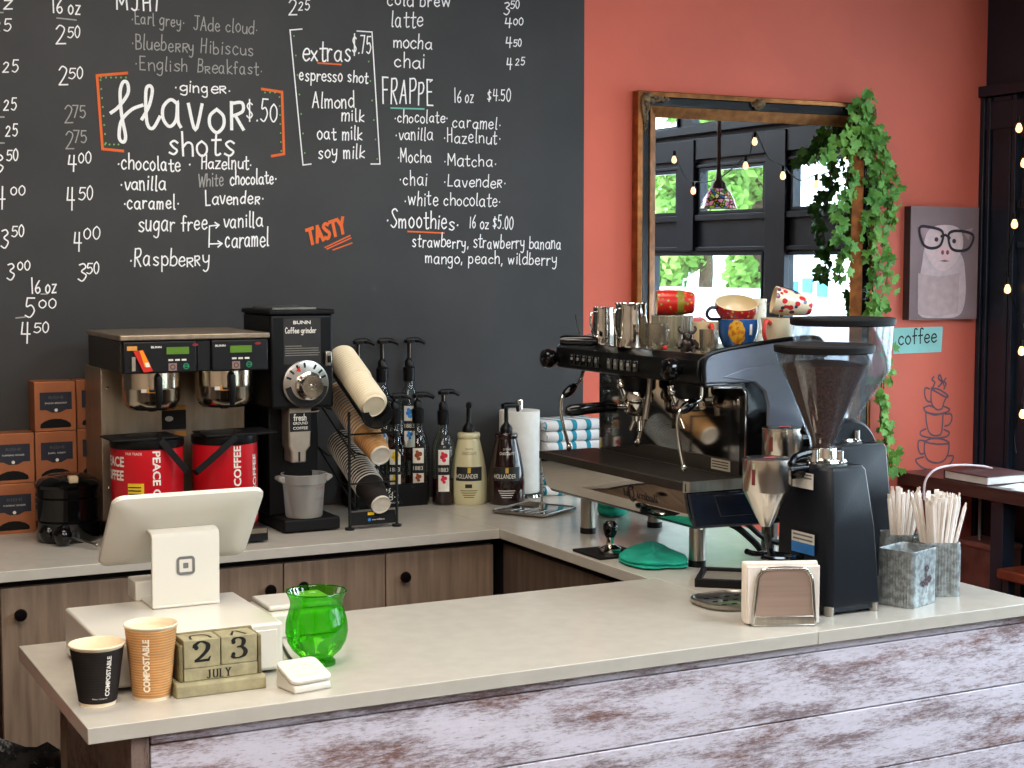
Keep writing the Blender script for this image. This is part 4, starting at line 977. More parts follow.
mb.tube([(c.x+.049*math.cos(R(a)),c.y,c.z+.049*math.sin(R(a))) for a in range(-178,0,12)], .003, 6)
mb.build('trough_lip', rk, M_black)
RX = (-(math.pi/2-TH), 0, 0)
M_base = mat('cup_base_white', (214,206,192), .7, noise=(60,.06))
def rack_cup(body, label, group, r0, r1, h, rim):
    t = thing('paper_cup', label, 'paper cup', (0,0,0), 0, group)
    mb = MB(); mb.lathe(cup_profile(r0, r1, h, 14, .0032), n=32, caps=False); mb.build('ripple_sleeve', t, body, angle=80)
    mb = MB(); mb.lathe([(0,.002),(r0-.005,.002),(r0-.004,-.001),(r0-.0005,-.001),(r0+.0002,.006),(r1-.004,h-.008),(r1-.002,h-.0036),(r1+.0012,h-.0028),(r1+.002,h-.001),(r1,h),(r1-.002,h-.003),(r0-.003,.012),(0,.011)], n=32); mb.build('inner_cup', t, rim, angle=50)
    return t
c0 = rack_cup(M_rbk, 'front black paper cup in the rack, its white base showing', None, .029, .043, .105, M_base)
mb = MB(); mb.m(M_wprint); rf = lambda z: .029+.014*z/.105+.0008
typeset(mb, 'COMPOSTABLE', around(0,0,.036,72,.02,.0008,True,rf), h=.008, w=.07, bold=.02); mb.build('lettering', c0, smooth=False)
c0.location = EB; c0.rotation_euler = RX
for k in range(1,21):
    dup(c0, EB+AX*(k*.0125), RX, 'black ripple paper cup nested in the lowest tube of the rack', 'nested black cups in the rack')
c1 = rack_cup(M_rtan, 'front tan paper cup in the rack, its white base showing', None, .030, .0425, .122, M_base)
c1.location = ET; c1.rotation_euler = RX
for k in range(1,18):
    dup(c1, ET+AX*(k*.0145), RX, 'tan ripple paper cup nested in the middle tube of the rack', 'nested tan cups in the rack')
M_lid = mat('cream_lid', (228,214,184), .45, noise=(30,.04))
def lid_mesh():
    mb = MB(); mb.lathe([(0,.002),(.030,.002),(.032,0),(.034,.001),(.036,.008),(.040,.010),(.0445,.014),(.0455,.018),(.044,.021),(.041,.017),(.036,.012),(0,.008)], n=36)
    return mb.build('cup_cover', None, M_lid)
ld = tag(lid_mesh(), 'front cream plastic cup lid at the lower end of the lid trough', 'cup lid'); ld.location = EL; ld.rotation_euler = RX
for k in range(1,26):
    q = ld.copy(); COL.objects.link(q); q.location = EL+AX*(k*.0105)+(Vector((0,0,.006)) if k > 11 else Vector((0,0,0))); q.rotation_euler = RX; tag(q, 'cream plastic cup lid stacked in the lid trough of the rack', 'cup lid', 'stacked lids in the rack')

# ---------------------------------------------------------------- syrup bottles in their black display box
M_clear = thin_glass('clear_glass', (235,240,238), .10)
def fruit(mb, col, f):
    mb.m(mat('fruit_%d_%d_%d' % col, col, .5, noise=(120,.25)))
    for dx_, dz_, rr in ((-.004,.002,.007),(.005,.006,.007),(.001,-.007,.006),(-.003,.012,.005)): mb.add([f(p) for p in ellipse(dx_,dz_,rr,rr,10)], [tuple(range(10))])
def syrup(loc, label, col, fr, group, ptop=.365, rot=0):
    t = thing('syrup_bottle', label, 'syrup bottle', loc, rot, group)
    r = .037
    mb = MB(); mb.lathe([(0,.001),(r-.003,0),(r,.004),(r,.178),(r-.004,.196),(r*.62,.222),(.015,.240),(.0135,.252),(.0135,.282)], n=28); mb.build('glass_wall', t, M_clear)
    mb = MB(); mb.lathe([(0,.004),(r-.005,.004),(r-.003,.008),(r-.003,.085),(0,.085)], n=28); mb.build('syrup', t, mat('syrup_%d_%d_%d' % col, col, .2, noise=(10,.1)))
    mb = MB(); q = around(0,0,r,-118,.045,.0006)
    def patch(a, b, z0, z1, e=0): 
        fq = around(0,0,r,-140,0,.0006+e); n_ = 8
        mb.add([fq((a+(b-a)*i/n_, z)) for z in (z0,z1) for i in range(n_+1)], [(i,i+1,n_+2+i,n_+1+i) for i in range(n_)])
    mb.m(M_wprint); patch(0,.036,.045,.178); mb.m(M_ink); patch(0,.036,.098,.130,.0004)
    f = around(0,0,r,-140,0,.0012); fruit(mb, fr, lambda p: f((.018+p[0]*1.1, .153+p[1]*1.1))); fruit(mb, fr, lambda p: f((.018+p[0]*.9, .082+p[1]*.9)))
    mb.m(M_wprint); typeset(mb, '1883', around(0,0,r,-137,.108,.0014), h=.013, w=.031); mb.build('label', t, smooth=False)
    mb = MB(); mb.m(M_black); mb.lathe([(0,.284),(.0145,.284),(.0145,.255),(.0185,.255),(.0195,.298),(.014,.303),(.014,.320),(.009,.326),(.006,.330)][1:], n=20)
    mb.tube([(0,0,.322),(0,0,ptop-.012)], .0060, 8); mb.prism(rrect(-.014,.016,-.014,.014,.005), 'xy', ptop-.014, ptop-.004)
    mb.tube(catmull([(-.010,.0,ptop-.007),(.02,-.006,ptop-.004),(.040,-.012,ptop-.010),(.050,-.015,ptop-.016)],5), [.0085]*8+[.006]*8, 8)
    mb.build('pump', t, M_black)
    mb = MB(); mb.m(M_chrome); mb.tube([(.002,-.0045,.30),(.002,-.0045,ptop-.016)], .0016, 6); mb.build('pump_highlight_rod', t)
    return t
bxA = onz(430,504); dbx = thing('display_box', 'black cardboard syrup display box holding the pump bottles', 'display box', (1.93,4.62,HC)); o = dbx.location
YF = 4.556
mb = MB(o); mb.box(1.80,2.040,YF,YF+.003,HC,HC+.072); mb.box(1.80,1.803,YF+.003,4.688,HC,HC+.072); mb.box(2.037,2.040,YF+.003,4.688,HC,HC+.072); mb.box(1.803,2.037,YF+.003,4.688,HC,HC+.003); mb.box(1.803,2.037,4.640,4.688,HC+.003,HC+.133); mb.build('carton', dbx, M_matte)
mb = MB(o); mb.m(M_wprint); typeset(mb, '1', facing(1.894,HC+.034,YF-.0008), h=.026, w=.007); typeset(mb, '8', facing(1.905,HC+.040,YF-.0008), h=.022, w=.016); typeset(mb, '8', facing(1.905,HC+.022,YF-.0008), h=.022, w=.016); typeset(mb, '3', facing(1.924,HC+.030,YF-.0008), h=.022, w=.015); typeset(mb, 'SYRUPS', facing(1.898,HC+.012,YF-.0008), h=.005, w=.044); mb.build('lettering', dbx, smooth=False)
for px, lab, col, fr in ((374,'syrup bottle with red fruit label at left of the display box front row',(70,24,26),(190,50,60)),(395,'syrup bottle with yellow fruit label in the display box front row',(86,60,36),(224,190,40)),(418,'syrup bottle with brown nut label at right of the display box front row',(74,44,30),(150,76,40))):
    x = ony(px, 440, 4.598).x; syrup((x,4.598,HC+.0035), lab, col, fr, 'syrup bottles with pumps', .350)
for px, lab, col, fr in ((358,'syrup bottle behind the lid trough, leftmost pump of the raised back row',(120,60,24),(220,120,40)),(382,'syrup bottle with amber syrup in the middle of the raised back row',(110,46,24),(60,130,200)),(409,'syrup bottle with dark red syrup and blue label at right of the raised back row',(70,16,22),(60,140,220))):
    x = ony(px, 340, 4.655).x; syrup((x,4.655,HC+.1335), lab, col, fr, 'syrup bottles with pumps', .392)
c = onz(442,503.5); syrup((c.x,4.545,HC), 'raspberry syrup bottle standing alone right of the display box', (52,14,20), (205,40,70), 'syrup bottles with pumps', .365, R(0))

def sauce(loc, label, body, cap, lab_col, txt_m, glassy, R0):
    t = thing('sauce_bottle', label, 'sauce bottle', loc, 0, None)
    pr = [(0,.001),(.054,0),(.0585,.008),(.0595,.03),(.059,.075),(.0545,.115),(.046,.160),(.037,.198),(.0345,.208),(.0365,.212),(.037,.222),(.034,.227),(.016,.229),(.012,.230)]
    mb = MB(); mb.lathe(pr, n=40); mb.build('bottle_body', t, body)
    mb = MB(); mb.lathe([(.020,.229),(.020,.240),(.015,.250),(.009,.256),(.007,.262),(.007,.305)], n=20)
    M_ = Matrix.Rotation(R(R0),3,'Z')
    def P_(x,z,y=0): return M_ @ Vector((x,y,z))
    mb.tube([P_(-.014,.312),P_(.0,.314),P_(.036,.314),P_(.044,.311),P_(.046,.292)], [.009,.010,.008,.007,.005], 10); mb.build('pump', t, cap)
    rf = lambda z: next((a[0]+(b[0]-a[0])*(z-a[1])/(b[1]-a[1]) for a, b in zip(pr[1:], pr[2:]) if a[1] <= z <= b[1]), .04)
    mb = MB(); mb.m(lab_col); f = around(0,0,.05,-112,0,.0006,False,rf); n_ = 12
    a0 = 1.05; 
    def patch(m_, u0, u1, z0, z1, e):
        mb.m(m_); fq = around(0,0,.05,-138,0,e,False,rf)
        mb.add([fq((u0+(u1-u0)*i/n_, z0+(z1-z0)*k/4)) for k in range(5) for i in range(n_+1)], [(k*(n_+1)+i,k*(n_+1)+i+1,(k+1)*(n_+1)+i+1,(k+1)*(n_+1)+i) for k in range(4) for i in range(n_)])
    patch(lab_col, -.022,.068,.078,.122,.0006)
    patch(mat('shield_gold', (196,160,60), .4, noise=(60,.1)), .018,.028,.103,.120,.0012)
    mb.m(M_wprint); typeset(mb, 'HOLLANDER', around(0,0,.05,-138-20,.086,.0014,False,rf), h=.014, w=.074)
    mb.m(txt_m); typeset(mb, 'CHOCOLATE', around(0,0,.05,-143,.160,.0014,False,rf), h=.009, w=.048); typeset(mb, 'WHITE' if not glassy else 'DUTCHED', around(0,0,.05,-130,.175,.0014,False,rf), h=.006, w=.024)
    for q in range(4): patch(txt_m, -.004+q*.004,.052-q*.004,.046-q*.007,.0485-q*.007,.001)
    patch(lab_col, .012,.034,.056,.068,.0012)
    mb.build('label', t, smooth=False)
    return t
M_wsauce = mat('cream_sauce', (206,198,160), .3, coat=.4, noise=(6,.05))
M_dsauce = mat('dark_sauce', (40,20,20), .12, coat=.6, noise=(8,.2))
M_lblk = mat('label_charcoal', (36,34,34), .5, noise=(40,.1))
c = onz(471,503.5); sauce((c.x,4.53,HC), 'cream coloured white chocolate sauce bottle with black pump', M_wsauce, M_black, M_lblk, mat('brown_print', (110,90,60), .6, noise=(40,.1)), False, 62)
c = onz(508,503.5); sauce((c.x,c.y+.012,HC), 'dark chocolate sauce bottle with black pump before the paper towels', M_dsauce, M_black, M_lblk, M_wprint, True, 8)

# ---------------------------------------------------------------- paper towels, wire tray, striped towels
pc = (ony(519.5,450,4.585).x,4.585); t = thing('paper_towel_roll', 'white paper towel roll on a chrome stand', 'paper towel', (pc[0],pc[1],HC)); o = t.location
mb = MB(o); mb.lathe([(.018,HC+.016),(.066,HC+.016),(.067,HC+.018),(.067,1.203),(.066,1.205),(.018,1.205)], (pc[0],pc[1],0), 44); mb.build('roll', t, M_paper)
mb = MB(o); mb.lathe([(0,HC),(.078,HC),(.080,HC+.004),(.076,HC+.012),(.012,HC+.015),(.012,1.206),(.0125,1.236),(.011,1.240),(0,1.240)], (pc[0],pc[1],0), 36); mb.build('stand', t, M_chrome)
tc = Vector((2.274,4.272,HC)); t = thing('rinse_tray', 'flat glassy rinser tray with slotted grid and centre nozzle', 'tray', tuple(tc), R(30))
mb = MB(); mb.prism(rrect(-.10,.10,-.095,.095,.02), 'xy', .004, .010); mb.build('plate', t, thin_glass('smoked_glass', (190,190,188), .22, .05, haze=.18, hazecol=(150,146,140)), bevel=.002)
mb = MB(); mb.tube([Vector((x,y,.009)) for x, y in rrect(-.10,.10,-.095,.095,.02)], .004, 8, True)
for i in range(9): mb.tube([(.02+.009*i,.012,.0115),(.035+.009*i,.085,.0115)], .0022, 6)
for i in range(4): mb.tube([(-.08,-.055+.03*i,.011),(-.02,-.055+.03*i,.011)], .0018, 6)
mb.build('grid', t, M_steel)
mb = MB(); mb.cyl((-.005,-.03,.010),(-.005,-.03,.034),.0095,.008); mb.cyl((-.005,-.03,.034),(-.005,-.03,.058),.004,.002); mb.build('nozzle', t, M_chrome)
M_stripe = bpy.data.materials.new('striped_terry'); M_stripe.use_nodes = True
nt = M_stripe.node_tree; N = nt.nodes; L = nt.links; b = N['Principled BSDF']; b.inputs['Roughness'].default_value = .9
tcn = N.new('ShaderNodeTexCoord'); wv = N.new('ShaderNodeTexWave'); wv.wave_type = 'BANDS'; wv.bands_direction = 'DIAGONAL'; wv.inputs['Scale'].default_value = 9; wv.inputs['Distortion'].default_value = .4
mpn = N.new('ShaderNodeMapping'); mpn.inputs['Scale'].default_value = (1.3,.35,.1)
L.new(tcn.outputs['Object'], mpn.inputs['Vector']); L.new(mpn.outputs['Vector'], wv.inputs['Vector'])
cr = N.new('ShaderNodeValToRGB'); cr.color_ramp.interpolation = 'CONSTANT'; e = cr.color_ramp.elements; e[0].color = lin((218,216,216)); e[1].position = .72; e[1].color = lin((40,140,160))
L.new(wv.outputs['Fac'], cr.inputs['Fac']); L.new(cr.outputs['Color'], b.inputs['Base Color'])
tx0 = pc[0]+.075
ZT = ony(570,420,4.53).z; th = (ZT-HC)/7
NM = ['topmost','second from top','third from top','fourth from top','fifth from top','sixth from top','lowest']
for k in range(7):
    z0 = HC+(6-k)*th; dx_ = random.uniform(-.006,.008)
    t = thing('striped_towel', 'folded white and teal striped towel, '+NM[k]+' of the stack by the paper towels', 'towel', (tx0+.11,4.595,z0), 0, 'stack of striped towels')
    mb = MB(t.location); sec = []
    n_ = 14; y0, y1 = 4.525, 4.665
    ring = [(y0+.012-.012*math.sin(R(a)),0+th/2-th/2*math.cos(R(a))*.98) for a in range(0,181,30)]
    prof = [(y, z) for y, z in ring]+[(y1-.012+.012*math.sin(R(a)),th/2+th/2*math.cos(R(a))*.98) for a in range(0,181,30)]
    rings = []
    for i in range(n_+1):
        x = tx0+dx_+.215*i/n_; sq = 1 if 0 < i < n_ else .86
        rings.append([Vector((x, 4.595+(y-4.595)*sq+.003*math.sin(i*1.7+k), z0+th/2+(z-th/2)*sq)) for y, z in prof])
    mb.loft(rings); mb.build('folded_cloth', t, M_stripe)
    mb = MB(t.location); mb.tube(catmull([(tx0+dx_-.001,4.545+.02*math.cos(a*.9)*(1-a/9),z0+th/2+th*.42*math.sin(a*.9)*(1-a/9)) for a in range(8)],4), .0022, 6); mb.build('rolled_end', t, M_stripe)
# ================================================================ espresso machine on the side worktop
M_navy2 = mat('navy_lacquer', (20,26,40), .22, coat=.3, noise=(8,.1))
M_grey = mat('blue_grey_lacquer', (112,120,136), .26, coat=.4, noise=(5,.04))
M_mir = mat('polished_steel', (206,200,192), .05, 1, noise=(5,.03))
M_grate = mat('dark_grate', (62,56,50), .45, .4, noise=(60,.15))
es = thing('espresso_machine', 'large black two group espresso machine with blue grey side panel on chrome legs', 'espresso machine', (2.42,3.57,HC)); o = es.location
for x, y in ((2.231,3.312),(2.231,3.866),(2.455,3.312),(2.455,3.866)):
    mb = MB(o); mb.cyl((x,y,HC+.016),(x,y,1.042),.021,n=28); lg = mb.build('leg', es, M_steel)
    mb = MB(o); mb.cyl((x,y,HC),(x,y,HC+.0165),.0225,n=28); mb.build('rubber_foot', lg, M_black)
mb = MB(o); mb.prism([(2.150,1.036),(2.515,1.030),(2.515,1.130),(2.128,1.130),(2.144,1.06)], 'xz', 3.203, 3.945); mb.build('tray_housing', es, M_navy2, bevel=.008, seg=3)
mb = MB(o); mb.prism([(2.225,1.062),(2.49,1.058),(2.49,1.118),(2.205,1.118)], 'xz', 3.2015, 3.206); mb.build('tray_side_inset', es, M_navy2, bevel=.003)
mb = MB(o); mb.prism([(2.119,1.131),(2.126,1.090),(2.138,1.056),(2.152,1.040),(2.175,1.033),(2.175,1.038),(2.156,1.046),(2.143,1.060),(2.132,1.095),(2.125,1.131)], 'xz', 3.206, 3.942); fp = mb.build('front_panel', es, M_mir, angle=30)
mb = MB(o); mb.m(M_ink); FX = 2.1265
y0 = onx(622,487,FX).y; fm = lambda y_, z_: (lambda p: Vector((2.1254-(z_+p[1]-1.090)*.17, y_-p[0], z_+p[1])))
typeset(mb, 'la', fm(3.497,1.083), h=.020, w=.022)
mb.ribbon([(.012+.017*math.cos(R(a)),.013+.019*math.sin(R(a))) for a in range(55,320,14)], .006, fm(3.470,1.081))
mb.ribbon([(.012+.010*math.cos(R(a)),.013+.011*math.sin(R(a))) for a in range(0,361,20)], .0022, fm(3.470,1.081))
typeset(mb, 'imbali', fm(3.432,1.083), h=.022, w=.095); mb.build('lettering', fp, smooth=False)
mb = MB(o)
mb.box(2.118,2.135,3.198,3.950,1.132,1.152); mb.box(2.290,2.304,3.198,3.950,1.132,1.152); mb.box(2.135,2.290,3.198,3.215,1.132,1.152); mb.box(2.135,2.290,3.930,3.950,1.132,1.152)
mb.box(2.135,2.290,3.215,3.930,1.132,1.138)
for i in range(46): mb.box(2.135,2.290,3.220+i*.0155,3.220+i*.0155+.0085,1.144,1.151)
mb.build('drip_grate', es, M_grate)
mb = MB(o); mb.prism([(2.124,3.215),(2.117,3.211),(2.116,3.204),(2.122,3.196),(2.134,3.193),(2.515,3.193),(2.515,3.198),(2.134,3.198),(2.124,3.204)], 'xy', 1.130, 1.156); mb.build('tray_trim', es, M_steel)
mb = MB(o); mb.box(2.310,2.500,3.215,3.935,1.130,1.40); mb.build('body', es, M_black)
mb = MB(o); mb.box(2.304,2.310,3.222,3.93,1.153,1.386); bs = mb.build('backsplash', es, M_mir)
mb = MB(o); mb.m(mat('sticker_beige', (196,186,166), .6, noise=(40,.05))); f = lambda p: Vector((2.3035,3.36-p[0],1.160+p[1])); mb.add([f(p) for p in ((0,0),(.085,0),(.085,.028),(0,.028))],[(0,1,2,3)])
mb.m(M_ink)
for q in range(3): mb.add([f((a,b))-Vector((.0006,0,0)) for a, b in ((.005,.006+q*.007),(.078,.006+q*.007),(.078,.0085+q*.007),(.005,.0085+q*.007))],[(0,1,2,3)])
mb.build('spec_sticker', bs, smooth=False)
# upper head
mb = MB(o); mb.prism([(2.525,1.385),(2.205,1.385),(2.172,1.391),(2.160,1.418),(2.166,1.448),(2.185,1.4625),(2.525,1.4625)], 'xz', 3.217, 3.937); hd = mb.build('head', es, M_black, bevel=.004)
mb = MB(o); mb.m(mat('icon_grey', (150,150,150), .5, noise=(60,.1)))
for g in range(2):
    for i in range(5):
        y = (3.83,3.630)[g]-i*.033; x = 2.1600
        mb.box(x-.004,x+.002,y-.010,y+.010,1.408,1.432)
bt = mb.build('button', hd, M_black, bevel=.002) if False else None
for g in range(2):
    for i in range(5):
        y = (3.83,3.630)[g]-i*.033; x = 2.1612
        mb = MB(o); mb.box(x-.005,x+.004,y-.012,y+.012,1.404,1.434); b_ = mb.build('brew_button', es, M_gloss, bevel=.003)
        mb = MB(o); mb.m(mat('icon_grey', (170,170,170), .5, noise=(60,.1))); xx = x-.0056
        mb.add([Vector((xx,y+dy,1.418+dz)) for dy, dz in ((.005,0),(-.004,0),(-.006,.008),(.007,.008))],[(0,1,2,3)]); mb.add([Vector((xx,y+dy,1.430+dz)) for dy, dz in ((.003,0),(-.003,0),(-.003,.0025),(.003,.0025))],[(0,1,2,3)]); mb.build('button_icon', b_, smooth=False)
mb = MB(o); mb.m(mat('icon_grey', (170,170,170), .5)); mb.ribbon([Vector((3.335+.011*math.cos(R(a)),1.428+.011*math.sin(R(a)))) for a in range(0,360,24)], .004, lambda p: Vector((2.1595,p[0],p[1])), True); mb.build('dial_emblem', es, smooth=False)
MX = Matrix(((0,0,-1),(0,1,0),(1,0,0)))
for y, z in ((3.293,1.425),(3.925,1.418)):
    mb = MB(o); mb.lathe([(.014,0),(.016,.012),(.026,.020),(.029,.034),(.024,.048),(.012,.055),(0,.056)], (2.166,y,z), 24, MX); mb.build('steam_knob', es, M_gloss)
for y in (3.37,3.62):
    mb = MB(o); mb.lathe([(0,1.386),(.050,1.386),(.050,1.352),(.046,1.346),(0,1.346)][::-1], (2.240,y,0), 32); g_ = mb.build('group_head', es, M_black)
    mb = MB(o); mb.lathe([(0,1.312),(.036,1.312),(.044,1.318),(.046,1.330),(.040,1.346)], (2.240,y,0), 32); mb.build('group_ring', g_, M_chrome)
    mb = MB(o); mb.cyl((2.205,y,1.33),(2.185,y,1.38),.010); mb.sphere((2.19,y,1.362),.013,12); mb.build('valve', g_, M_chrome)
yp = 3.62
mb = MB(o); mb.lathe([(0,1.262),(.012,1.262),(.014,1.276),(.028,1.282),(.034,1.290),(.036,1.312),(0,1.312)], (2.240,yp,0), 28); mb.cyl((2.215,yp,1.300),(2.165,yp+.004,1.302),.009); pf = mb.build('portafilter', es, M_chrome)
mb = MB(o); mb.tube([(2.175,yp+.002,1.303),(2.145,yp+.006,1.304),(2.09,yp+.012,1.301),(2.045,yp+.018,1.297),(2.032,yp+.019,1.296)], [.012,.0145,.0155,.0165,.011], 14); mb.build('handle', pf, M_gloss)
mb = MB(o); mb.cyl((2.240,yp+.012,1.262),(2.235,yp+.022,1.236),.007); mb.cyl((2.240,yp-.012,1.262),(2.235,yp-.022,1.236),.007); mb.build('spout', pf, M_chrome)
mb = MB(o); mb.tube(catmull([(2.205,3.50,1.386),(2.202,3.50,1.35),(2.195,3.50,1.31),(2.190,3.50,1.28)],4), .007, 10); mb.build('hot_water_spout', es, M_steel)
for pts, gr in (([(2.235,3.90,1.386),(2.222,3.90,1.352),(2.196,3.905,1.330),(2.166,3.905,1.306),(2.166,3.905,1.25),(2.190,3.905,1.165)], 2), ([(2.215,3.275,1.386),(2.212,3.275,1.352),(2.184,3.275,1.337),(2.150,3.278,1.318),(2.150,3.28,1.26),(2.168,3.282,1.178)], 2)):
    mb = MB(o); mb.tube(catmull(pts,6), .0052, 10); mb.sphere(pts[-1], .008, 10, (1,1,1.6)); sw = mb.build('steam_wand', es, M_chrome)
    a, b = Vector(pts[1]), Vector(pts[3]); mb = MB(o); mb.tube([a.lerp(b,.25), a.lerp(b,.45), a.lerp(b,.7), a.lerp(b,.9)], [.009,.014,.014,.009], 12); mb.build('wand_grip', sw, M_gloss)
# side panels: an upside-down L with a dark inner border
OUT = [(2.172,1.394),(2.172,1.450),(2.200,1.470),(2.300,1.485),(2.430,1.498),(2.500,1.500),(2.528,1.488),(2.538,1.450),(2.512,1.158),(2.362,1.158),(2.362,1.330),(2.350,1.368),(2.318,1.392)]
mb = MB(o); mb.prism([(x,z) for x,z in OUT], 'xz', 3.198, 3.2165); sp = mb.build('side_panel', es, M_grey, bevel=.005, seg=3)
mb = MB(o); mb.prism([(2.222,1.408),(2.290,1.428),(2.370,1.436),(2.425,1.426),(2.448,1.396),(2.456,1.34),(2.462,1.160),(2.364,1.160),(2.364,1.332),(2.352,1.370),(2.320,1.394)], 'xz', 3.195, 3.200); mb.build('raised_crease', sp, M_grey, bevel=.0025, seg=3)
mb = MB(o); mb.tube(catmull([(x,3.2,z) for x,z in OUT[:8]],4), .0058, 8); mb.build('edge_trim', es, M_black)
mb = MB(o); mb.prism([(2.298,1.157),(2.362,1.157),(2.362,1.334),(2.349,1.372),(2.318,1.395),(2.175,1.395),(2.175,1.384),(2.282,1.382),(2.298,1.366)], 'xz', 3.2005, 3.232); mb.build('panel_border', es, M_gloss, bevel=.004)
mb = MB(o); mb.tube([(2.296,3.201,1.158),(2.296,3.201,1.366),(2.284,3.201,1.380),(2.20,3.201,1.383)], .0022, 6); mb.build('chrome_edge', es, M_chrome)
mb = MB(o); mb.prism([(x,z) for x,z in OUT], 'xz', 3.9375, 3.955); mb.build('side_panel', es, M_grey, bevel=.005, seg=3)
mb = MB(o); mb.box(2.19,2.525,3.2175,3.9365,1.4628,1.4645); mb.build('cup_tray', es, M_steel)

# ---------------------------------------------------------------- crockery on top of the machine
TZ = 1.4650
def spot(px, Y): return ony(px, 345, Y).x
def jug(label, px, Y, r, h):
    x = spot(px, Y); t = thing('milk_jug', label, 'milk jug', (x,Y,TZ), R(200)); 
    mb = MB(); mb.lathe([(0,.001),(r,0),(r+.001,.004),(r+.001,h*.55),(r*.95,h*.75),(r*.93,h*.94),(r*.97,h),(r*.95,h),(r*.91,h*.94),(r*.93,h*.6),(r-.002,.006),(0,.005)], n=36); mb.build('jug_body', t, M_chrome)
    mb = MB(); mb.tube(catmull([(r*.93,0,h*.88),(r+.022,0,h*.84),(r+.024,0,h*.5),(r+.012,0,h*.25),(r,0,h*.2)],5), .0028, 8); mb.build('handle', t, M_chrome)
    mb = MB(); mb.prism([(-r*.9,-.012),(-r*.9,.012),(-r*1.22,0)], 'xy', h*.90, h*1.0); mb.build('spout', t, M_chrome)
    return t
jug('smaller steel milk jug at the left on top of the machine', 603, 3.745, .0285, .102)
jug('larger steel milk jug on top of the machine', 630.5, 3.60, .0435, .116)
x = spot(577, 3.86); t = thing('portafilter', 'spare black handled portafilter lying on the far end of the machine top', 'portafilter', (x,3.86,TZ))
qa, qb = onz(560,341,TZ+.016), onz(598,341,TZ+.016); mb = MB(t.location); mb.tube([qa, qa.lerp(qb,.1), qa.lerp(qb,.8), qb], [.012,.0155,.0145,.010], 14); mb.build('handle', t, M_gloss)
mb = MB(t.location); mb.tube(catmull([(2.20,3.83,TZ+.006),(2.205,3.87,TZ+.022),(2.21,3.90,TZ+.055),(2.213,3.91,TZ+.075)],5), .0018, 6); mb.build('wire_clip', t, M_chrome)
def floral(name, base, dots, scale, amt=.42):
    if name in MATS: return MATS[name]
    m = mat(name, base, .3, coat=.3, noise=(8,.05)); nt = m.node_tree; N = nt.nodes; L = nt.links; b = N['Principled BSDF']
    tc = [n for n in N if n.type == 'TEX_COORD'][0]; v = N.new('ShaderNodeTexVoronoi'); v.inputs['Scale'].default_value = scale
    L.new(tc.outputs['Object'], v.inputs['Vector'])
    cr = N.new('ShaderNodeValToRGB'); cr.color_ramp.interpolation = 'CONSTANT'; e = cr.color_ramp.elements; e[0].color = lin(dots[0]); e[1].position = .18; e[1].color = lin(dots[1]); q = e.new(amt); q.color = lin(base)
    L.new(v.outputs['Distance'], cr.inputs['Fac'])
    cr2 = N.new('ShaderNodeValToRGB'); cr2.color_ramp.interpolation = 'CONSTANT'; e2 = cr2.color_ramp.elements; e2[0].color = lin(dots[1]); e2[1].position = .5; e2[1].color = lin(dots[2])
    sp_ = N.new('ShaderNodeSeparateColor'); L.new(v.outputs['Color'], sp_.inputs['Color']); L.new(sp_.outputs[0], cr2.inputs['Fac'])
    lt = N.new('ShaderNodeMath'); lt.operation = 'LESS_THAN'; lt.inputs[1].default_value = amt; L.new(v.outputs['Distance'], lt.inputs[0])
    mx = N.new('ShaderNodeMix'); mx.data_type = 'RGBA'; L.new(lt.outputs[0], mx.inputs[0]); mx.inputs[6].default_value = lin(base)
    gt = N.new('ShaderNodeMath'); gt.operation = 'LESS_THAN'; gt.inputs[1].default_value = amt*.4; L.new(v.outputs['Distance'], gt.inputs[0])
    mx2 = N.new('ShaderNodeMix'); mx2.data_type = 'RGBA'; L.new(gt.outputs[0], mx2.inputs[0]); L.new(cr2.outputs['Color'], mx2.inputs[6]); mx2.inputs[7].default_value = lin(dots[0])
    L.new(mx2.outputs[2], mx.inputs[7]); L.new(mx.outputs[2], b.inputs['Base Color']); return m
M_cer = mat('cream_ceramic', (206,188,152), .3, coat=.3, noise=(8,.05))
def mug(label, loc, r0, r1, h, body, hmat, hang, rot=(0,0,0), inner=None, bulge=0, cat='mug', name='mug', hr=.0045):
    t = thing(name, label, cat, loc, 0); t.rotation_euler = rot
    mb = MB(); n_ = 8; pr = [(0,.001),(r0*.8,0)]+[(r0+(r1-r0)*(i/n_)**.8+bulge*math.sin(math.pi*i/n_), .004+(h-.004)*i/n_) for i in range(n_+1)]
    mb.m(body); mb.lathe(pr, n=36, caps=False); k0 = (r1+.0006, h)
    mb.build('mug_body', t, None)
    mb = MB(); mb.lathe([(r1,h),(r1-.0025,h+.0008)]+[(r0+(r1-r0)*(i/n_)**.8+bulge*math.sin(math.pi*i/n_)-.004, .006+(h-.006)*i/n_) for i in range(n_,-1,-1)]+[(0,.006)], n=36, caps=False); mb.build('glazed_inside', t, inner or M_cer)
    mb = MB(); ca, sa = math.cos(R(hang)), math.sin(R(hang)); rm = lambda z: r0+(r1-r0)*(z/h)**.8+bulge*math.sin(math.pi*z/h)-.001
    mb.tube(catmull([(ca*q,sa*q,z) for q, z in ((rm(h*.85),h*.85),(r1+.020,h*.92),(r1+.030,h*.62),(r1+.018,h*.30),(rm(h*.2),h*.2))],6), hr, 10); mb.build('handle', t, hmat)
    return t
M_rib = thin_glass('ribbed_glass', (222,214,196), .16, .08, haze=.45, hazecol=(205,196,176))
x = spot(672, 3.54); t = thing('ribbed_tumbler', 'wide ribbed glass tumbler under the red floral mug', 'glass', (x,3.54,TZ))
mb = MB(); rings = []
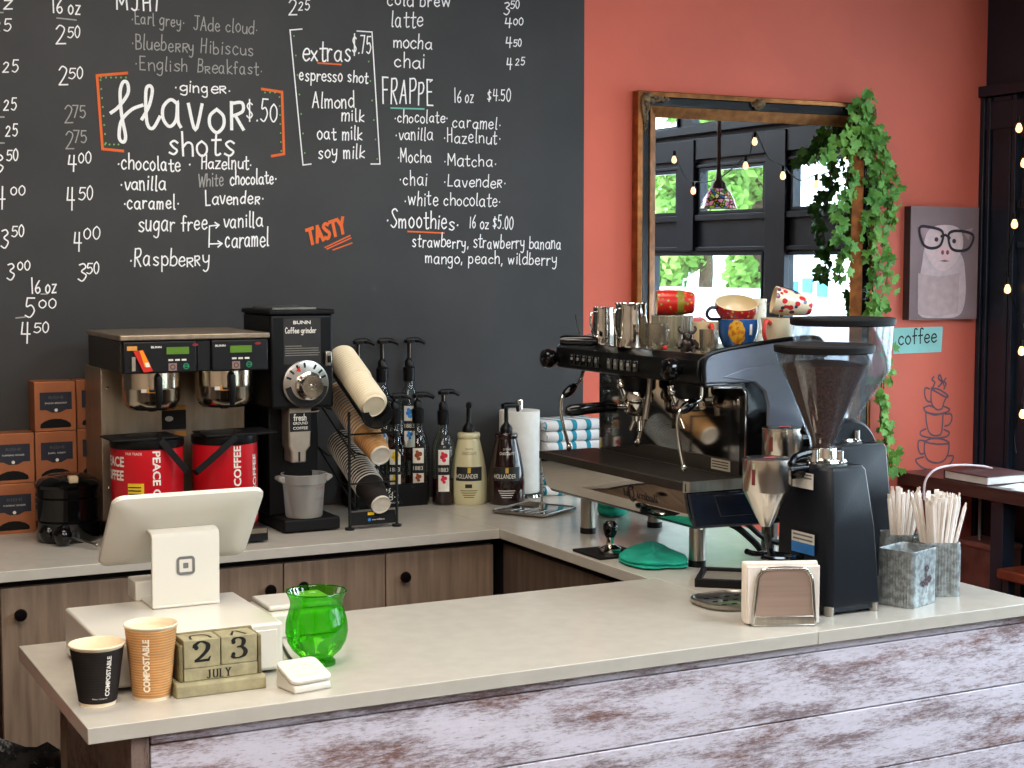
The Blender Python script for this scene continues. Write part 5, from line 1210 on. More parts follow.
for r, z in ((.050,.0),(.052,.004),(.054,.082),(.0535,.083),(.049,.080),(.047,.006)): rings.append([Vector(((r+.0016*(j % 2))*math.cos(2*math.pi*j/72),(r+.0016*(j % 2))*math.sin(2*math.pi*j/72),z)) for j in range(72)])
mb.loft(rings); mb.build('glass_wall', t, M_rib, angle=20)
def tumbler(label, px, Y, r, h, extra=None):
    x = spot(px, Y); t = thing('glass_cup', label, 'glass', (x,Y,TZ))
    mb = MB(); mb.lathe([(0,.003),(r*.8,0),(r*.88,.004),(r,h*.5),(r*1.02,h),(r*.97,h),(r*.94,h*.5),(r*.8,.010),(0,.010)], n=32); mb.build('glass_wall', t, thin_glass('cut_glass', (226,220,206), .18, .06, haze=.2, hazecol=(210,200,180)))
    return t
t = tumbler('clear glass mug with a red bead at its foot, beside the larger jug', 656, 3.44, .029, .068)
mb = MB(); mb.tube(catmull([(.002,-.029,.058),(.004,-.050,.055),(.004,-.050,.022),(.002,-.028,.014)],5), .0035, 8); mb.build('handle', t, MATS['cut_glass'])
mb = MB(); mb.sphere((.006,-.033,.007), .0065, 12); mb.build('red_bead', t, mat('bead_red', (210,40,40), .3, noise=(10,.05)))
tumbler('small cut glass cup in front of the red handled mug', 709, 3.258, .024, .058)
x = spot(687, 3.30); t = thing('figurine', 'small dark pewter figurine with horns on top of the machine', 'figurine', (x,3.30,TZ))
M_pew = mat('dark_pewter', (66,58,54), .35, .7, noise=(60,.3)); rot_ = Matrix.Rotation(R(-25),4,'Z')
mb = MB(); mb.T = rot_; mb.sphere((0,0,.020),.018,16,(1,.9,1.05)); mb.sphere((0,-.004,.041),.0125,14); mb.sphere((0,-.015,.038),.006,10)
for q in (-1,1):
    mb.tube(catmull([(q*.008,-.003,.048),(q*.017,-.003,.052),(q*.021,-.003,.060),(q*.017,-.003,.066)],4), [.0045]*4+[.0038]*4+[.003]*4+[.0012], 8)
    mb.tube([(q*.015,-.006,.028),(q*.023,-.012,.020),(q*.021,-.018,.012)], [.007,.006,.005], 8); mb.tube([(q*.009,-.010,.010),(q*.014,-.024,.006)], [.008,.006], 8)
mb.build('figure', t, M_pew)
def hgt(px, ytop, Y): return ony(px, ytop, Y).z-TZ
Yb = 3.36; h = hgt(738, 319, Yb); xb = spot(738, Yb)
M_blue = mat('cobalt_glaze', (32,84,142), .25, coat=.4, noise=(6,.08))
t = mug('cobalt blue bowl mug with a big yellow flower, under the red patterned bowl', (xb,Yb,TZ), .036, .052, h, M_blue, M_blue, 60, (0,0,0), None, .006)
M_yel = mat('yellow_flower', (206,158,40), .4, noise=(90,0), col2=(176,92,30), lo=.45, hi=.6)
mb = MB(); mb.m(M_yel); rf = lambda z: .036+.016*(max(z,.001)/h)**.8+.006*math.sin(math.pi*min(max(z/h,0),1))
f = around(0,0,.05,-158,.004,.0006,False,rf); nn = 24; outl = [(.026+(.022+.0015*math.sin(j*2.1))*math.cos(2*math.pi*j/nn), h*.54+(h*.40+.002*math.sin(j*3.1))*math.sin(2*math.pi*j/nn)) for j in range(nn)]
vs = [f((.026,h*.54))]; fs = []
for k_ in range(1,5):
    for j in range(nn): vs.append(f((.026+(outl[j][0]-.026)*k_/4, h*.54+(outl[j][1]-h*.54)*k_/4)))
for j in range(nn): fs.append((0,1+j,1+(j+1) % nn))
for k_ in range(3):
    for j in range(nn): a = 1+k_*nn; fs.append((a+j,a+nn+j,a+nn+(j+1) % nn,a+(j+1) % nn))
mb.add(vs, fs); mb.m(M_wprint); f2 = around(0,0,.05,-92,.0,.0008,False,rf); mb.add([f2(p) for p in ((0,h*.5),(.008,h*.5),(.008,h*.85),(0,h*.85))],[(0,1,2,3)]); mb.build('painted_flower', t, smooth=False)
M_f1 = floral('red_floral_glaze', (176,30,34), ((230,220,200),(40,60,110),(200,160,60)), 105, .36)
t = mug('red patterned bowl mug tilted forward on the blue mug', (xb-.002,Yb+.010,TZ+h-.004), .034, .056, .050, M_f1, mat('dark_glaze', (48,44,58), .3, noise=(20,.1)), 175, tuple(Vector((0,0,1)).rotation_difference(Vector((-.58*.36+.06,-.81*.36-.03,.93))).to_euler()), M_cer, .006)
x = spot(674, 3.54); M_f2 = floral('red_leaf_glaze', (188,36,30), ((236,200,120),(220,90,40),(120,130,50)), 85, .34)
rr = .036
t = mug('red floral mug lying on its side across the ribbed tumbler', (x+.050,3.520,TZ+.083+.034), .028, .033, .100, M_f2, mat('mint_glaze', (150,200,170), .3, noise=(20,.1)), 80, (0,R(-90),R(-27)), M_cer, .003)
mb = MB(); mb.m(mat('olive_band', (130,120,40), .4, noise=(40,.2))); mb.lathe([(.0331,.030),(.0334,.034),(.0340,.044),(.0338,.048)], n=36); mb.build('painted_band', t)
Yc = 3.285; h = hgt(776, 318, Yc); xc = spot(778, Yc)
M_leafm = floral('cream_leaf_glaze', (206,194,164), ((80,96,60),(96,110,70),(206,194,164)), 38, .22)
t = mug('cream tapered mug with red handle at the right end of the machine top', (xc,Yc,TZ), .032, .044, h, M_leafm, mat('red_glaze', (196,52,40), .3, noise=(20,.06)), 205, (0,0,0), M_cer, 0, hr=.0055)
M_f3 = floral('white_floral_glaze', (220,206,180), ((200,40,40),(190,40,48),(40,60,100)), 60, .42)
t = mug('white mug with red flowers lying tilted on the cream mug', (xc+.078,Yc-.035,TZ+h+.026), .020, .036, .10, M_f3, mat('dark_glaze', (48,44,58), .3), 60, (0,R(-78),R(-27)), M_cer, .002)
hh = hgt(752, 299, 3.46); t = mug('pale mug with black handle behind the blue bowl mug', (spot(752,3.46),3.46,TZ), .034, .038, hh, floral('pale_floral_glaze', (206,194,166), ((190,170,130),(150,140,110),(200,180,140)), 60, .3), MATS['dark_glaze'], -30, (0,0,0), M_cer)
x = spot(706, 3.40); t = mug('pale mug with red handle behind the small cut glass cup', (x,3.40,TZ), .030, .036, .070, M_cer, MATS['red_glaze'], 250, (0,0,0), None, 0, hr=.0055)
x = spot(694, 3.66); t = mug('pink floral mug lying behind the red floral mug', (x-.01,3.68,TZ+.036), .030, .036, .07, floral('pink_floral_glaze', (196,90,90), ((230,220,210),(170,40,50),(110,150,120)), 60, .36), M_cer, 20, (0,R(90),R(30)), M_cer)
mb = None
# ================================================================ things at the machine's feet
t = thing('tamper_mat', 'black rubber tamping mat at the edge of the side worktop', 'mat', (2.12,3.565,HC)); mb = MB(t.location); mb.prism(rrect(2.050,2.190,3.49,3.64,.008), 'xy', HC, HC+.006); mb.build('mat', t, M_matte, bevel=.001)
t = thing('coffee_tamper', 'coffee tamper with black knob standing on the black mat', 'tamper', (2.107,3.535,HC+.006)); mb = MB(); mb.lathe([(0,0),(.0285,0),(.029,.003),(.029,.015),(.022,.019),(.011,.024),(.0095,.034),(.012,.044),(0,.046)], n=32); mb.build('steel_base', t, M_chrome)
mb = MB(); mb.lathe([(.012,.044),(.0165,.052),(.0195,.066),(.0185,.078),(.012,.086),(0,.088)], n=28); mb.build('knob', t, M_gloss)
M_teal = mat('teal_microfibre', (28,158,134), .9, noise=(30,.12), bump=(200,.4))
def cloth(label, outline, hmax, seed, sub=2):
    rng = random.Random(seed); P_ = catmull([Vector((p[0],p[1],0)) for p in outline], 5, True); c = sum(P_, Vector())/len(P_)
    t = thing('cleaning_cloth', label, 'cloth', (c.x,c.y,HC)); mb = MB((c.x,c.y,HC)); rings = []
    for k_, (s_, z) in enumerate(((.93,.0),(1.0,.22),(1.0,.40),(.90,.48),(.985,.56),(.98,.82),(.93,.97),(.70,1.0),(.35,.98),(.02,.99))):
        rings.append([Vector((c.x+(p.x-c.x)*s_, c.y+(p.y-c.y)*s_, HC+z*hmax*(.85+.15*math.sin(i*.42+seed)*min(1,z*1.2))+(rng.uniform(-.0022,.0022) if z > 0 else 0))) for i, p in enumerate(P_)])
    mb.loft(rings); mb.build('folded_cloth', t, M_teal, angle=80, sub=1); return t
ol = [onz(*p) for p in ((618,562),(626,554),(640,551),(657,548.5),(672,555),(686,563),(687,569.5),(668,570),(650,571),(633,568.5))]
cl = cloth('teal microfibre cloth folded beside the tamping mat', ol, .026, 3)
ol = [onz(*p) for p in ((597,515),(603,506),(618,503),(630,508),(626,517),(610,519))]
cloth('second teal cloth crumpled under the espresso machine', ol, .07, 5)

t = thing('rubber_hose', 'black rubber hose looping from under the espresso machine to the counter', 'hose', tuple(onz(745,548)))
mb = MB(t.location); mb.tube(catmull([ony(x,y,3.30) for x,y in ((692,519),(715,519),(735,526),(752,540),(760,549))],6), .009, 8); mb.tube(catmull([ony(x,y,3.28) for x,y in ((722,519),(745,523),(765,538),(800,548))],6), .007, 8); mb.build('hose', t, M_black)
# ================================================================ doser grinders
M_gb = mat('black_powder_coat', (14,18,26), .40, noise=(60,.1), bump=(300,.1), spec=.4)
M_bean = mat('coffee_beans', (62,32,26), .45, noise=(160,0), col2=(124,74,60), bump=(140,1.0), lo=.35, hi=.75)
M_hop = thin_glass('hopper_plastic', (236,238,240), .07, .03, haze=.04)
def grinder(label, hc, bot, top, doser, z_cap, hop, lid_r, beans):
    t = thing('espresso_grinder', label, 'coffee grinder', ((bot[0]+bot[1])/2,(bot[2]+bot[3])/2,HC)); o = t.location
    def sec(b, z, ch=.02): x0,x1,y0,y1 = b; return [Vector(p) for p in ((x0+ch*.25,y0+ch*.9,z),(x0+ch,y0,z),(x1-ch*.5,y0,z),(x1,y0+ch*.5,z),(x1,y1-ch,z),(x1-ch,y1,z),(x0+ch,y1,z),(x0,y1-ch,z))]
    mid = tuple(a*.5+b_*.5+(.004 if i == 1 else 0) for i, (a, b_) in enumerate(zip(bot, top)))
    mb = MB(o); mb.loft([sec(bot,HC+.020), sec(bot,HC+.030), sec(mid,(HC+z_cap)/2+.03), sec(top,z_cap-.010,.02), sec([top[0]+.006,top[1]-.006,top[2]+.006,top[3]-.006],z_cap,.02)]); mb.build('grinder_body', t, M_gb, bevel=.004, seg=3)
    mb = MB(o); b2 = [bot[0]+.006,bot[1]-.006,bot[2]+.006,bot[3]-.006]; mb.loft([sec(b2,HC+.008), sec(b2,HC+.022)]); mb.build('plinth', t, M_navy2)
    for x in (bot[0]+.02,bot[1]-.014):
        for y in (bot[2]+.014,bot[3]-.02): mb = MB(o); mb.cyl((x,y,HC),(x,y,HC+.022),.011); mb.build('foot', t, M_steel)
    x, y = hc
    mb = MB(o); mb.lathe([(.052,z_cap-.004),(.054,z_cap+.004),(.050,z_cap+.010),(.032,z_cap+.012),(.030,z_cap+.034),(.026,z_cap+.036)], (x,y,0), 36); cb = mb.build('grind_collar', t, M_chrome)
    mb = MB(o); mb.cyl((x-.045,y-.025,z_cap+.008),(x-.045,y-.025,z_cap+.034),.010); mb.build('collar_bolt', cb, M_chrome); mb = MB(o); mb.cyl((x+.012,y-.045,z_cap+.008),(x+.012,y-.045,z_cap+.030),.008); mb.build('collar_bolt', cb, M_chrome)
    mb = MB(o); mb.lathe(hop+[(r-.003,z+.001) for r, z in reversed(hop)], (x,y,0), 44); mb.build('hopper', t, M_hop)
    zl = hop[-1][1]
    mb = MB(o); mb.lathe([(0,zl-.004),(lid_r-.006,zl-.004),(lid_r-.001,zl-.001),(lid_r,zl+.011),(lid_r-.003,zl+.015),(0,zl+.017)], (x,y,0), 44); mb.build('hopper_lid', t, M_matte)
    if beans:
        mb = MB(o); pr = [(max(r-.0045,.001),z) for r, z in hop if z < zl-.028]; pr = [(0,pr[0][1])]+pr; r_, z_ = pr[-1]; pr += [(r_*1.06,z_+.012),(r_*.6,z_+.020),(0,z_+.016)]
        mb.lathe(pr, (x,y,0), 40); mb.build('beans', t, M_bean)
    dx_, dy_, dz_, dr = doser
    mb = MB(o); mb.lathe([(.006,dz_-.150),(.012,dz_-.150),(dr*.98,dz_-.072),(dr,dz_-.070),(dr,dz_-.006),(dr+.001,dz_-.005),(dr+.001,dz_-.001),(dr-.004,dz_),(0,dz_+.001)], (dx_,dy_,0), 40); ds = mb.build('doser', t, mat('doser_steel', (212,204,192), .18, 1, noise=(5,.04)), angle=30)
    mb = MB(o); mb.m(mat('dark_red_print', (110,40,40), .6, noise=(40,.1))); f = around(dx_,dy_,dr,-150,dz_-.055,.0006); mb.add([f(p) for p in ((-.012,0),(-.004,0),(-.004,.034),(-.012,.034))],[(0,1,2,3)]); mb.build('doser_label', ds, smooth=False); mb = MB(o); mb.m(mat('red_print', (190,70,70), .6))
    mb.add([Vector((dx_+.012*math.cos(a*.63)*1.4,dy_-.01+.008*math.sin(a*.63),dz_+.0022)) for a in range(10)],[tuple(range(10))]); mb.build('doser_label', ds, smooth=False)
    mb = MB(o); mb.tube([(dx_+dr*.8,dy_,dz_-.03),(bot[0]+.02,dy_+.004,dz_-.03)], .022, 14); mb.tube(catmull([(dx_+dr*.5,dy_-dr*.9,dz_-.01),(dx_+dr*.95,dy_-dr*.7,dz_+.004),(bot[0]-.004,dy_-.03,dz_+.010)],4), .008, 8); mb.build('doser_arm', t, M_gloss)
    mb = MB(o); zf = dz_-.19
    mb.tube(catmull([(bot[0]+.02,dy_,zf-.035),(bot[0]-.03,dy_,zf-.035),(dx_+.02,dy_,zf-.03),(dx_+.005,dy_,zf+.01),(dx_+.004,dy_,zf+.045)],5), .0075, 8)
    for q in (-1,1): mb.tube(catmull([(bot[0]-.02,dy_+q*.008,zf-.035),(dx_+.04,dy_+q*.035,zf-.030),(dx_-.005,dy_+q*.034,zf-.026),(dx_-.03,dy_+q*.030,zf-.018)],5), .0065, 8)
    mb.build('portafilter_fork', t, M_gloss)
    return t, o
ga, o = grinder('nearer black espresso grinder with cone hopper full of coffee beans', (2.207,2.785), (2.148,2.304,2.692,2.885), (2.148,2.266,2.700,2.875), (2.052,2.78,1.266,.053), 1.246,
    [(.027,1.280),(.030,1.300),(.092,1.452),(.104,1.472),(.1075,1.494)], .111, True)
gx = 2.1505
for nm, (qx0,qy0,qx1,qy1), parts in (('data_sticker',(795,472,816,488),((0,1,M_wprint),)),('data_sticker',(794,532,817,553),((0,.5,mat('sticker_blue', (60,130,200), .5)),(.5,1,M_wprint)))):
    xm, ym = (qx0+qx1)/2, (qy0+qy1)/2; ya, yb = onx(qx0,ym,gx).y, onx(qx1,ym,gx).y; za, zb2 = onx(xm,qy1,gx).z, onx(xm,qy0,gx).z
    mb = MB(o)
    for f0, f1, mt_ in parts: mb.m(mt_); z0, z1 = za+(zb2-za)*f0, za+(zb2-za)*f1; mb.add([(gx-.007,ya,z0),(gx-.007,yb,z0),(gx-.007,yb,z1),(gx-.007,ya,z1)],[(0,1,2,3)])
    mb.m(mat('grey_print', (120,118,118), .6))
    for q in range(2): z = za+(zb2-za)*(.62+.2*q); mb.add([(gx-.0078,ya-.006,z),(gx-.0078,yb+.006,z),(gx-.0078,yb+.006,z+.0035),(gx-.0078,ya-.006,z+.0035)],[(0,1,2,3)])
    mb.build(nm, ga, smooth=False)
gb, o = grinder('farther black espresso grinder with empty clear hopper, behind the nearer one', (2.480,3.06), (2.392,2.572,2.965,3.155), (2.392,2.556,2.972,3.148), (2.300,3.055,1.296,.049), 1.252,
    [(.034,1.290),(.045,1.320),(.104,1.410),(.116,1.428),(.123,1.540)], .128, False)
mb = MB(o); mb.lathe([(0,0),(.080,0),(.088,.010),(.088,.070),(.080,.080),(0,.080)], (2.478,3.098,1.222), 32, Matrix(((1,0,0),(0,0,-1),(0,1,0)))); mb.build('motor_hump', gb, M_gb)

# ---------------------------------------------------------------- trays, napkins, tins and straws
t = thing('drip_tray', 'oval chrome drip tray with slots at the foot of the nearer grinder', 'tray', (2.045,2.91,HC)); mb = MB((2.045,2.91,HC))
def oval(i, z): return [Vector((x,y,z)) for x, y in rrect(1.965+i,2.125-i,2.825+i,2.985-i,max(.062-i,.01),8)]
mb.loft([oval(.006,HC),oval(.0,HC+.006),oval(.0,HC+.013),oval(.006,HC+.015),oval(.014,HC+.009)]); mb.build('tray', t, M_steel)
mb = MB((2.045,2.91,HC))
for i in range(4):
    for j in range(3): mb.prism(rrect(2.00+i*.028,2.014+i*.028,2.868+j*.035,2.873+j*.035,.002,2), 'xy', HC+.0092, HC+.0098)
mb.build('slots', t, M_hole)
t = thing('knock_tray', 'black rectangular tray with steel insert beside the oval chrome tray', 'tray', (2.178,3.118,HC), R(-40))
mb = MB(); a = .062; b = .080
for x0, x1, y0, y1 in ((-a,a,-b,-b+.014),(-a,a,b-.014,b),(-a,-a+.014,-b+.014,b-.014),(a-.014,a,-b+.014,b-.014)): mb.box(x0,x1,y0,y1,0,.020)
mb.build('rim', t, M_matte, bevel=.002); mb = MB(); mb.box(-a+.014,a-.014,-b+.014,b-.014,0,.012); mb.build('steel_insert', t, mat('satin_insert', (160,150,136), .5, .6, noise=(40,.06)))
t = thing('napkin_holder', 'steel napkin holder filled with cream napkins at the counter edge', 'napkin holder', (2.021,2.671,HC), R(-23)); M_nap = mat('cream_napkin', (228,218,206), .85, noise=(20,.05), bump=(60,.3))
FPn = [(-.064,.004),(.064,.004),(.057,.098),(.050,.112),(.038,.120),(-.036,.120),(-.048,.112),(-.055,.098)]
mb = MB(); mb.prism(FPn, 'xz', .002, .0045); mb.build('face_plate', t, mat('brushed_warm_steel', (196,172,158), .42, .8, noise=(60,.08), stretch=(.05,1,1)))
mb = MB(); mb.prism(FPn, 'xz', .058, .0605); mb.build('back_plate', t, M_steel)
mb = MB(); mb.tube([(x,.002,z) for x, z in catmull([Vector(p) for p in [(-.066,.004),(-.061,.06),(-.057,.100),(-.050,.114),(-.037,.123),(.039,.123),(.052,.114),(.059,.100),(.063,.06),(.067,.004)]],4)], .0042, 10); mb.build('wire_frame', t, M_chrome)
mb = MB(); mb.box(-.068,.068,-.002,.064,0,.004); mb.box(-.066,.066,-.0015,.0035,.004,.022); mb.build('base', t, M_steel, bevel=.001)
rng = random.Random(9)
for k in range(9):
    y = .0065+k*.0056; e_ = rng.uniform(-.004,.006)
    n = thing('paper_napkin', 'cream paper napkin standing in the napkin holder', 'napkin', (0,0,0), R(-23), 'napkins in the holder'); n.location = Vector((2.021,2.671,HC+.0045))
    mb = MB(); wv_ = [(-.078+e_ + .155*i/10, .004*math.sin(i*.9+k)*(.3 if 1 < i < 9 else 1)) for i in range(11)]
    ps = [(x, y+dy*.3) for x, dy in wv_]+[(x, y+.0042+dy*.3) for x, dy in reversed(wv_)]
    mb.prism(ps, 'xy', 0, .122+rng.uniform(-.004,.008)+.0008*k); mb.build('folded_sheet', n, M_nap, bevel=.0012)
M_zinc = mat('galvanised_zinc', (134,138,136), .45, .6, noise=(70,0), col2=(176,184,186), lo=.4, hi=.6)
def tin(label, c, rot, sx, sy, h, motif=False):
    t = thing('galvanised_tin', label, 'tin', (c[0],c[1],HC), rot); mb = MB(); base = rrect(-sx/2,sx/2,-sy/2,sy/2,.014,6); pts = []
    for a, b_ in zip(base, base[1:]+base[:1]):
        a, b_ = Vector(a), Vector(b_); L_ = (b_-a).length; n_ = max(1,int(L_/.0018))
        for j in range(n_): pts.append(a.lerp(b_, j/n_))
    def rg(s_, z, rip):
        out = []
        for p in pts:
            q = p*s_; d = math.sin(p.y*900)*.0017*rip if abs(abs(p.x)-sx/2) < .002 else (0 if motif and p.y < 0 else (math.sin(p.x*900)*.0017*rip if abs(abs(p.y)-sy/2) < .002 else 0))
            nr = Vector((math.copysign(1,p.x),0)) if abs(abs(p.x)-sx/2) < .002 else Vector((0,math.copysign(1,p.y)))
            q = q+nr*d; out.append(Vector((q.x,q.y,z)))
        return out
    mb.loft([rg(.985,0,0),rg(1,.003,0),rg(1,.008,1),rg(1,h-.012,1),rg(1,h-.008,0),rg(1.012,h-.003,0),rg(1.0,h,0),rg(.97,h-.004,0),rg(.965,.004,0)]); mb.build('tin_wall', t, M_zinc, angle=60)
    if motif:
        mb = MB(); mb.m(mat('motif_brown', (92,74,80), .6, noise=(40,.2))); f = lambda p: Vector((p[0],-sy/2-.0022,p[1]))
        for cx, cz, s_ in ((.004,.055,.011),(.016,.060,.009),(-.012,.052,.008),(.006,.085,.008),(.0,.07,.005)):
            for q in range(5): a = q*1.2566; mb.add([f((cx+s_*.6*math.cos(a)+s_*.42*math.cos(b*.785),cz+s_*.6*math.sin(a)+s_*.42*math.sin(b*.785))) for b in range(8)],[tuple(range(8))])
        mb.ribbon([(.002,.03),(.004,.06),(.006,.095)], .0018, f); mb.build('flower_motif', t, smooth=False)
    return t
e1 = Vector((.947,.321,0)); e2 = Vector((-.321,.947,0)); c = Vector((2.371,2.671,0))+e1*.056+e2*.045
tin('galvanised tin with brown flower motif, nearest the counter edge', c, R(18.7), .112, .090, .128, True)
tin('ribbed galvanised tin full of wrapped straws behind the flower motif tin', (2.541,2.782), R(-27), .092, .086, .126)
tin('third galvanised tin of straws tucked behind the nearer tins by the grinder', (2.535,2.900), R(-27), .086, .074, .126)
M_straw = mat('straw_paper', (232,222,212), .75, noise=(60,.05))
mb = MB(); L_ = .212; mb.loft([[Vector((.0052*math.cos(a*1.0472),.0044*math.sin(a*1.0472),z)) for a in range(6)] for z in (0,L_-.012)]+[[Vector((.0056*math.cos(a*1.0472),.0014*math.sin(a*1.0472),z)) for a in range(6)] for z in (L_-.006,L_)])
s0 = mb.build('wrapped_straw', None, M_straw); first = True; rng = random.Random(5)
for cx, cy, n_, lab, grp, sp in ((2.543,2.782,58,'paper wrapped straw standing in the full ribbed tin','straws in the ribbed tin',.036),(2.535,2.900,18,'paper wrapped straw standing in the rear tin beside the grinder','straws in the rear tin',.026)):
    for k in range(n_):
        q = s0 if first else s0.copy()
        if not first: COL.objects.link(q)
        first = False
        a = rng.uniform(0,6.283); r_ = math.sqrt(rng.random()); bx, by = cx+r_*.5*sp*math.cos(a), cy+r_*.5*sp*math.sin(a)
        tx, ty = cx+r_*sp*1.5*math.cos(a)+rng.gauss(.006,.013), cy+r_*sp*1.2*math.sin(a)+rng.gauss(0,.008)
        d = Vector((tx-bx, ty-by, .20)).normalized(); q.location = (bx,by,HC+.006+rng.uniform(0,.022)); q.rotation_euler = d.to_track_quat('Z','Y').to_euler(); tag(q, lab, 'straw', grp)
# ================================================================ window-side table and what is on and under it
M_walnut = mat('dark_walnut', (62,46,42), .3, coat=.2, noise=(10,.3), stretch=(6,.6,6))
t = thing('bar_table', 'dark wood bar table along the window wall on black legs', 'table', (4.26,3.4,0))
mb = MB(t.location); mb.box(4.085,4.462,2.2,4.695,.838,.886); mb.build('table_top', t, M_walnut, bevel=.002)
for y in (4.20,2.5):
    mb = MB(t.location); mb.box(4.115,4.175,y-.03,y+.03,0,.8375); mb.build('leg', t, M_frame, bevel=.002); mb = MB(t.location); mb.box(4.38,4.44,y-.03,y+.03,0,.8375); mb.build('leg', t, M_frame, bevel=.002)
a = onz(945,478,.886); b = onz(988,486,.886)
bk = thing('book', 'closed brown covered book lying on the bar table', 'book', (4.20,4.36,.8865)); mb = MB(bk.location)
bx0_, bx1_, by0, by1 = 4.10, 4.33, 4.235, 4.46
M_cov = mat('brown_book_cover', (92,58,54), .5, noise=(14,.15)); mb.box(bx0_,bx1_,by0,by1,.8865,.8895); mb.box(bx0_,bx1_,by0,by1,.916,.919); mb.box(bx0_,bx1_,by1-.004,by1,.8895,.916); mb.build('cover', bk, M_cov, bevel=.001)
mb = MB(bk.location); mb.box(bx0_+.004,bx1_-.006,by0+.003,by1-.004,.8897,.9158); mb.build('pages', bk, M_paper)
for k, (x, y, r_) in enumerate(((4.20,4.17,.3),(4.27,4.12,-.2),(4.17,4.07,.1))):
    t = thing('leaflet', ('white leaflet lying nearest the book','white leaflet in the middle of the loose papers','white leaflet at the frame edge of the table')[k], 'leaflet', (x,y,.8862+.0009*k), r_); mb = MB(); mb.box(-.075,.075,-.05,.05,0,.0008); mb.build('sheet', t, M_paper)
t = thing('charging_cable', 'thin white cable arching over the bar table edge', 'cable', (4.08,4.40,.887)); P_ = [ony(x,y,Y) for x,y,Y in ((924,500,4.36),(925,482,4.36),(933,471,4.36),(945,466.5,4.38),(962,465,4.42),(985,466.5,4.42),(994,470,4.40))]
mb = MB(t.location); mb.tube(catmull(P_,6), .0045, 8); mb.build('cord', t, mat('cable_white', (214,196,196), .5, noise=(20,.04)))
t = thing('wooden_stool', 'stool with reddish brown seat under the bar table', 'stool', (4.19,3.97,0)); mb = MB(t.location); mb.box(4.04,4.34,3.82,4.12,.575,.612); mb.build('seat', t, mat('red_brown_wood', (128,62,40), .35, coat=.2, noise=(8,.2)), bevel=.006)
for x in (4.07,4.31):
    for y in (3.85,4.09): mb = MB(t.location); mb.box(x-.015,x+.015,y-.015,y+.015,0,.5745); mb.build('leg', t, M_frame)
t = thing('storage_carton', 'faded reddish carton under the bar table near the window', 'carton', (4.34,4.50,0)); mb = MB(t.location); mb.box(4.30,4.44,4.40,4.60,.001,.60); mb.build('carton', t, mat('faded_red_card', (120,78,72), .8, noise=(12,.3))); mb = MB(t.location); mb.box(4.292,4.445,4.392,4.61,.60,.625); mb.build('carton_lid', t, mat('pale_red_card', (150,100,94), .8, noise=(12,.2)), bevel=.01)
t = thing('coiled_hose', 'grey coiled hose hanging below the bar table', 'hose', (4.22,4.52,.40)); mb = MB(t.location); p = ony(979,575,4.52); mb.tube([(p.x+.018*math.cos(a*.7),4.52+.018*math.sin(a*.7),p.z-.16+a*.0016) for a in range(150)], .005, 6); mb.tube([(p.x,4.52,p.z+.07),(p.x+.004,4.53,.838)], .006, 8); mb.build('coil', t, mat('hose_grey', (150,150,156), .4, noise=(20,.1)))

# ---------------------------------------------------------------- string lights and stained glass pendant (seen in the mirror too)
M_bulb = mat('warm_bulb', (255,196,140), .3, emit=2.4, noise=(5,.02))
def bulbs(label, pts, plane_pts):
    t = thing('string_lights', label, 'string lights', tuple(plane_pts[0])); o = t.location
    mb = MB(o); mb.tube(catmull(plane_pts,6), .0028, 6); mb.build('cord', t, M_black)
    for p in pts:
        mb = MB(o); mb.cyl(p+Vector((0,0,.018)), p+Vector((0,0,.042)), .008); s_ = mb.build('socket', t, M_black)
        mb = MB(o); mb.lathe([(.004,.020),(.009,.011),(.0130,-.002),(.011,-.012),(.005,-.017),(0,-.018)], p, 16); mb.build('bulb', t, M_bulb)
p1 = [onx(px,py,XW-.035) for px,py in ((1019,128),(1024,163),(1014.5,224),(1007.5,289),(1021.5,351),(1022.5,414))]
cord = [Vector((p.x+.012,p.y+(.02 if i % 2 else -.012),p.z+.045)) for i, p in enumerate(p1)]
bulbs('string of round warm bulbs hanging down the black window frame', p1, [cord[0]+Vector((0,-.02,.14))]+cord+[cord[-1]+Vector((0,.03,-.12)), cord[-1]+Vector((0,.02,-.2))])
p2 = []
for px, py in ((671,160),(690,191),(742,166),(751,142),(779,176),(812,185),(842,156)):
    q = onx(px, py, 4.25); p2.append(Vector((4.25, 2*WY-q.y, q.z)))
p2.sort(key=lambda v: -v.y)
cord = []
for i, p in enumerate(p2): cord += [p+Vector((0,0,.043))] + ([p.lerp(p2[i+1],.5)+Vector((0,0,.0))] if i < len(p2)-1 else [])
bulbs('string of round warm bulbs swagged along the windows, seen in the mirror', p2, cord)
q = onx(715,200,4.2); lp = Vector((4.2, 2*WY-q.y, 0)); zb_ = 1.94
t = thing('pendant_lamp', 'stained glass pendant lamp hanging by the window, seen in the mirror', 'pendant lamp', (lp.x,lp.y,2.36))
M_tif = bpy.data.materials.new('stained_glass'); M_tif.use_nodes = True; nt = M_tif.node_tree; N = nt.nodes; L = nt.links; b = N['Principled BSDF']; b.inputs['Roughness'].default_value = .2
tcn = N.new('ShaderNodeTexCoord'); vo = N.new('ShaderNodeTexVoronoi'); vo.inputs['Scale'].default_value = 52; ve = N.new('ShaderNodeTexVoronoi'); ve.feature = 'DISTANCE_TO_EDGE'; ve.inputs['Scale'].default_value = 52
for v_ in (vo, ve): L.new(tcn.outputs['Object'], v_.inputs['Vector'])
sp_ = N.new('ShaderNodeSeparateColor'); L.new(vo.outputs['Color'], sp_.inputs['Color']); cr = N.new('ShaderNodeValToRGB'); cr.color_ramp.interpolation = 'CONSTANT'; e = cr.color_ramp.elements
e[0].color = lin((170,190,60)); e[1].position = .3; e[1].color = lin((230,150,190))
for pos, col in ((.5,(90,130,60)),(.65,(60,120,190)),(.8,(235,220,190)),(.9,(190,110,50))): q_ = e.new(pos); q_.color = lin(col)
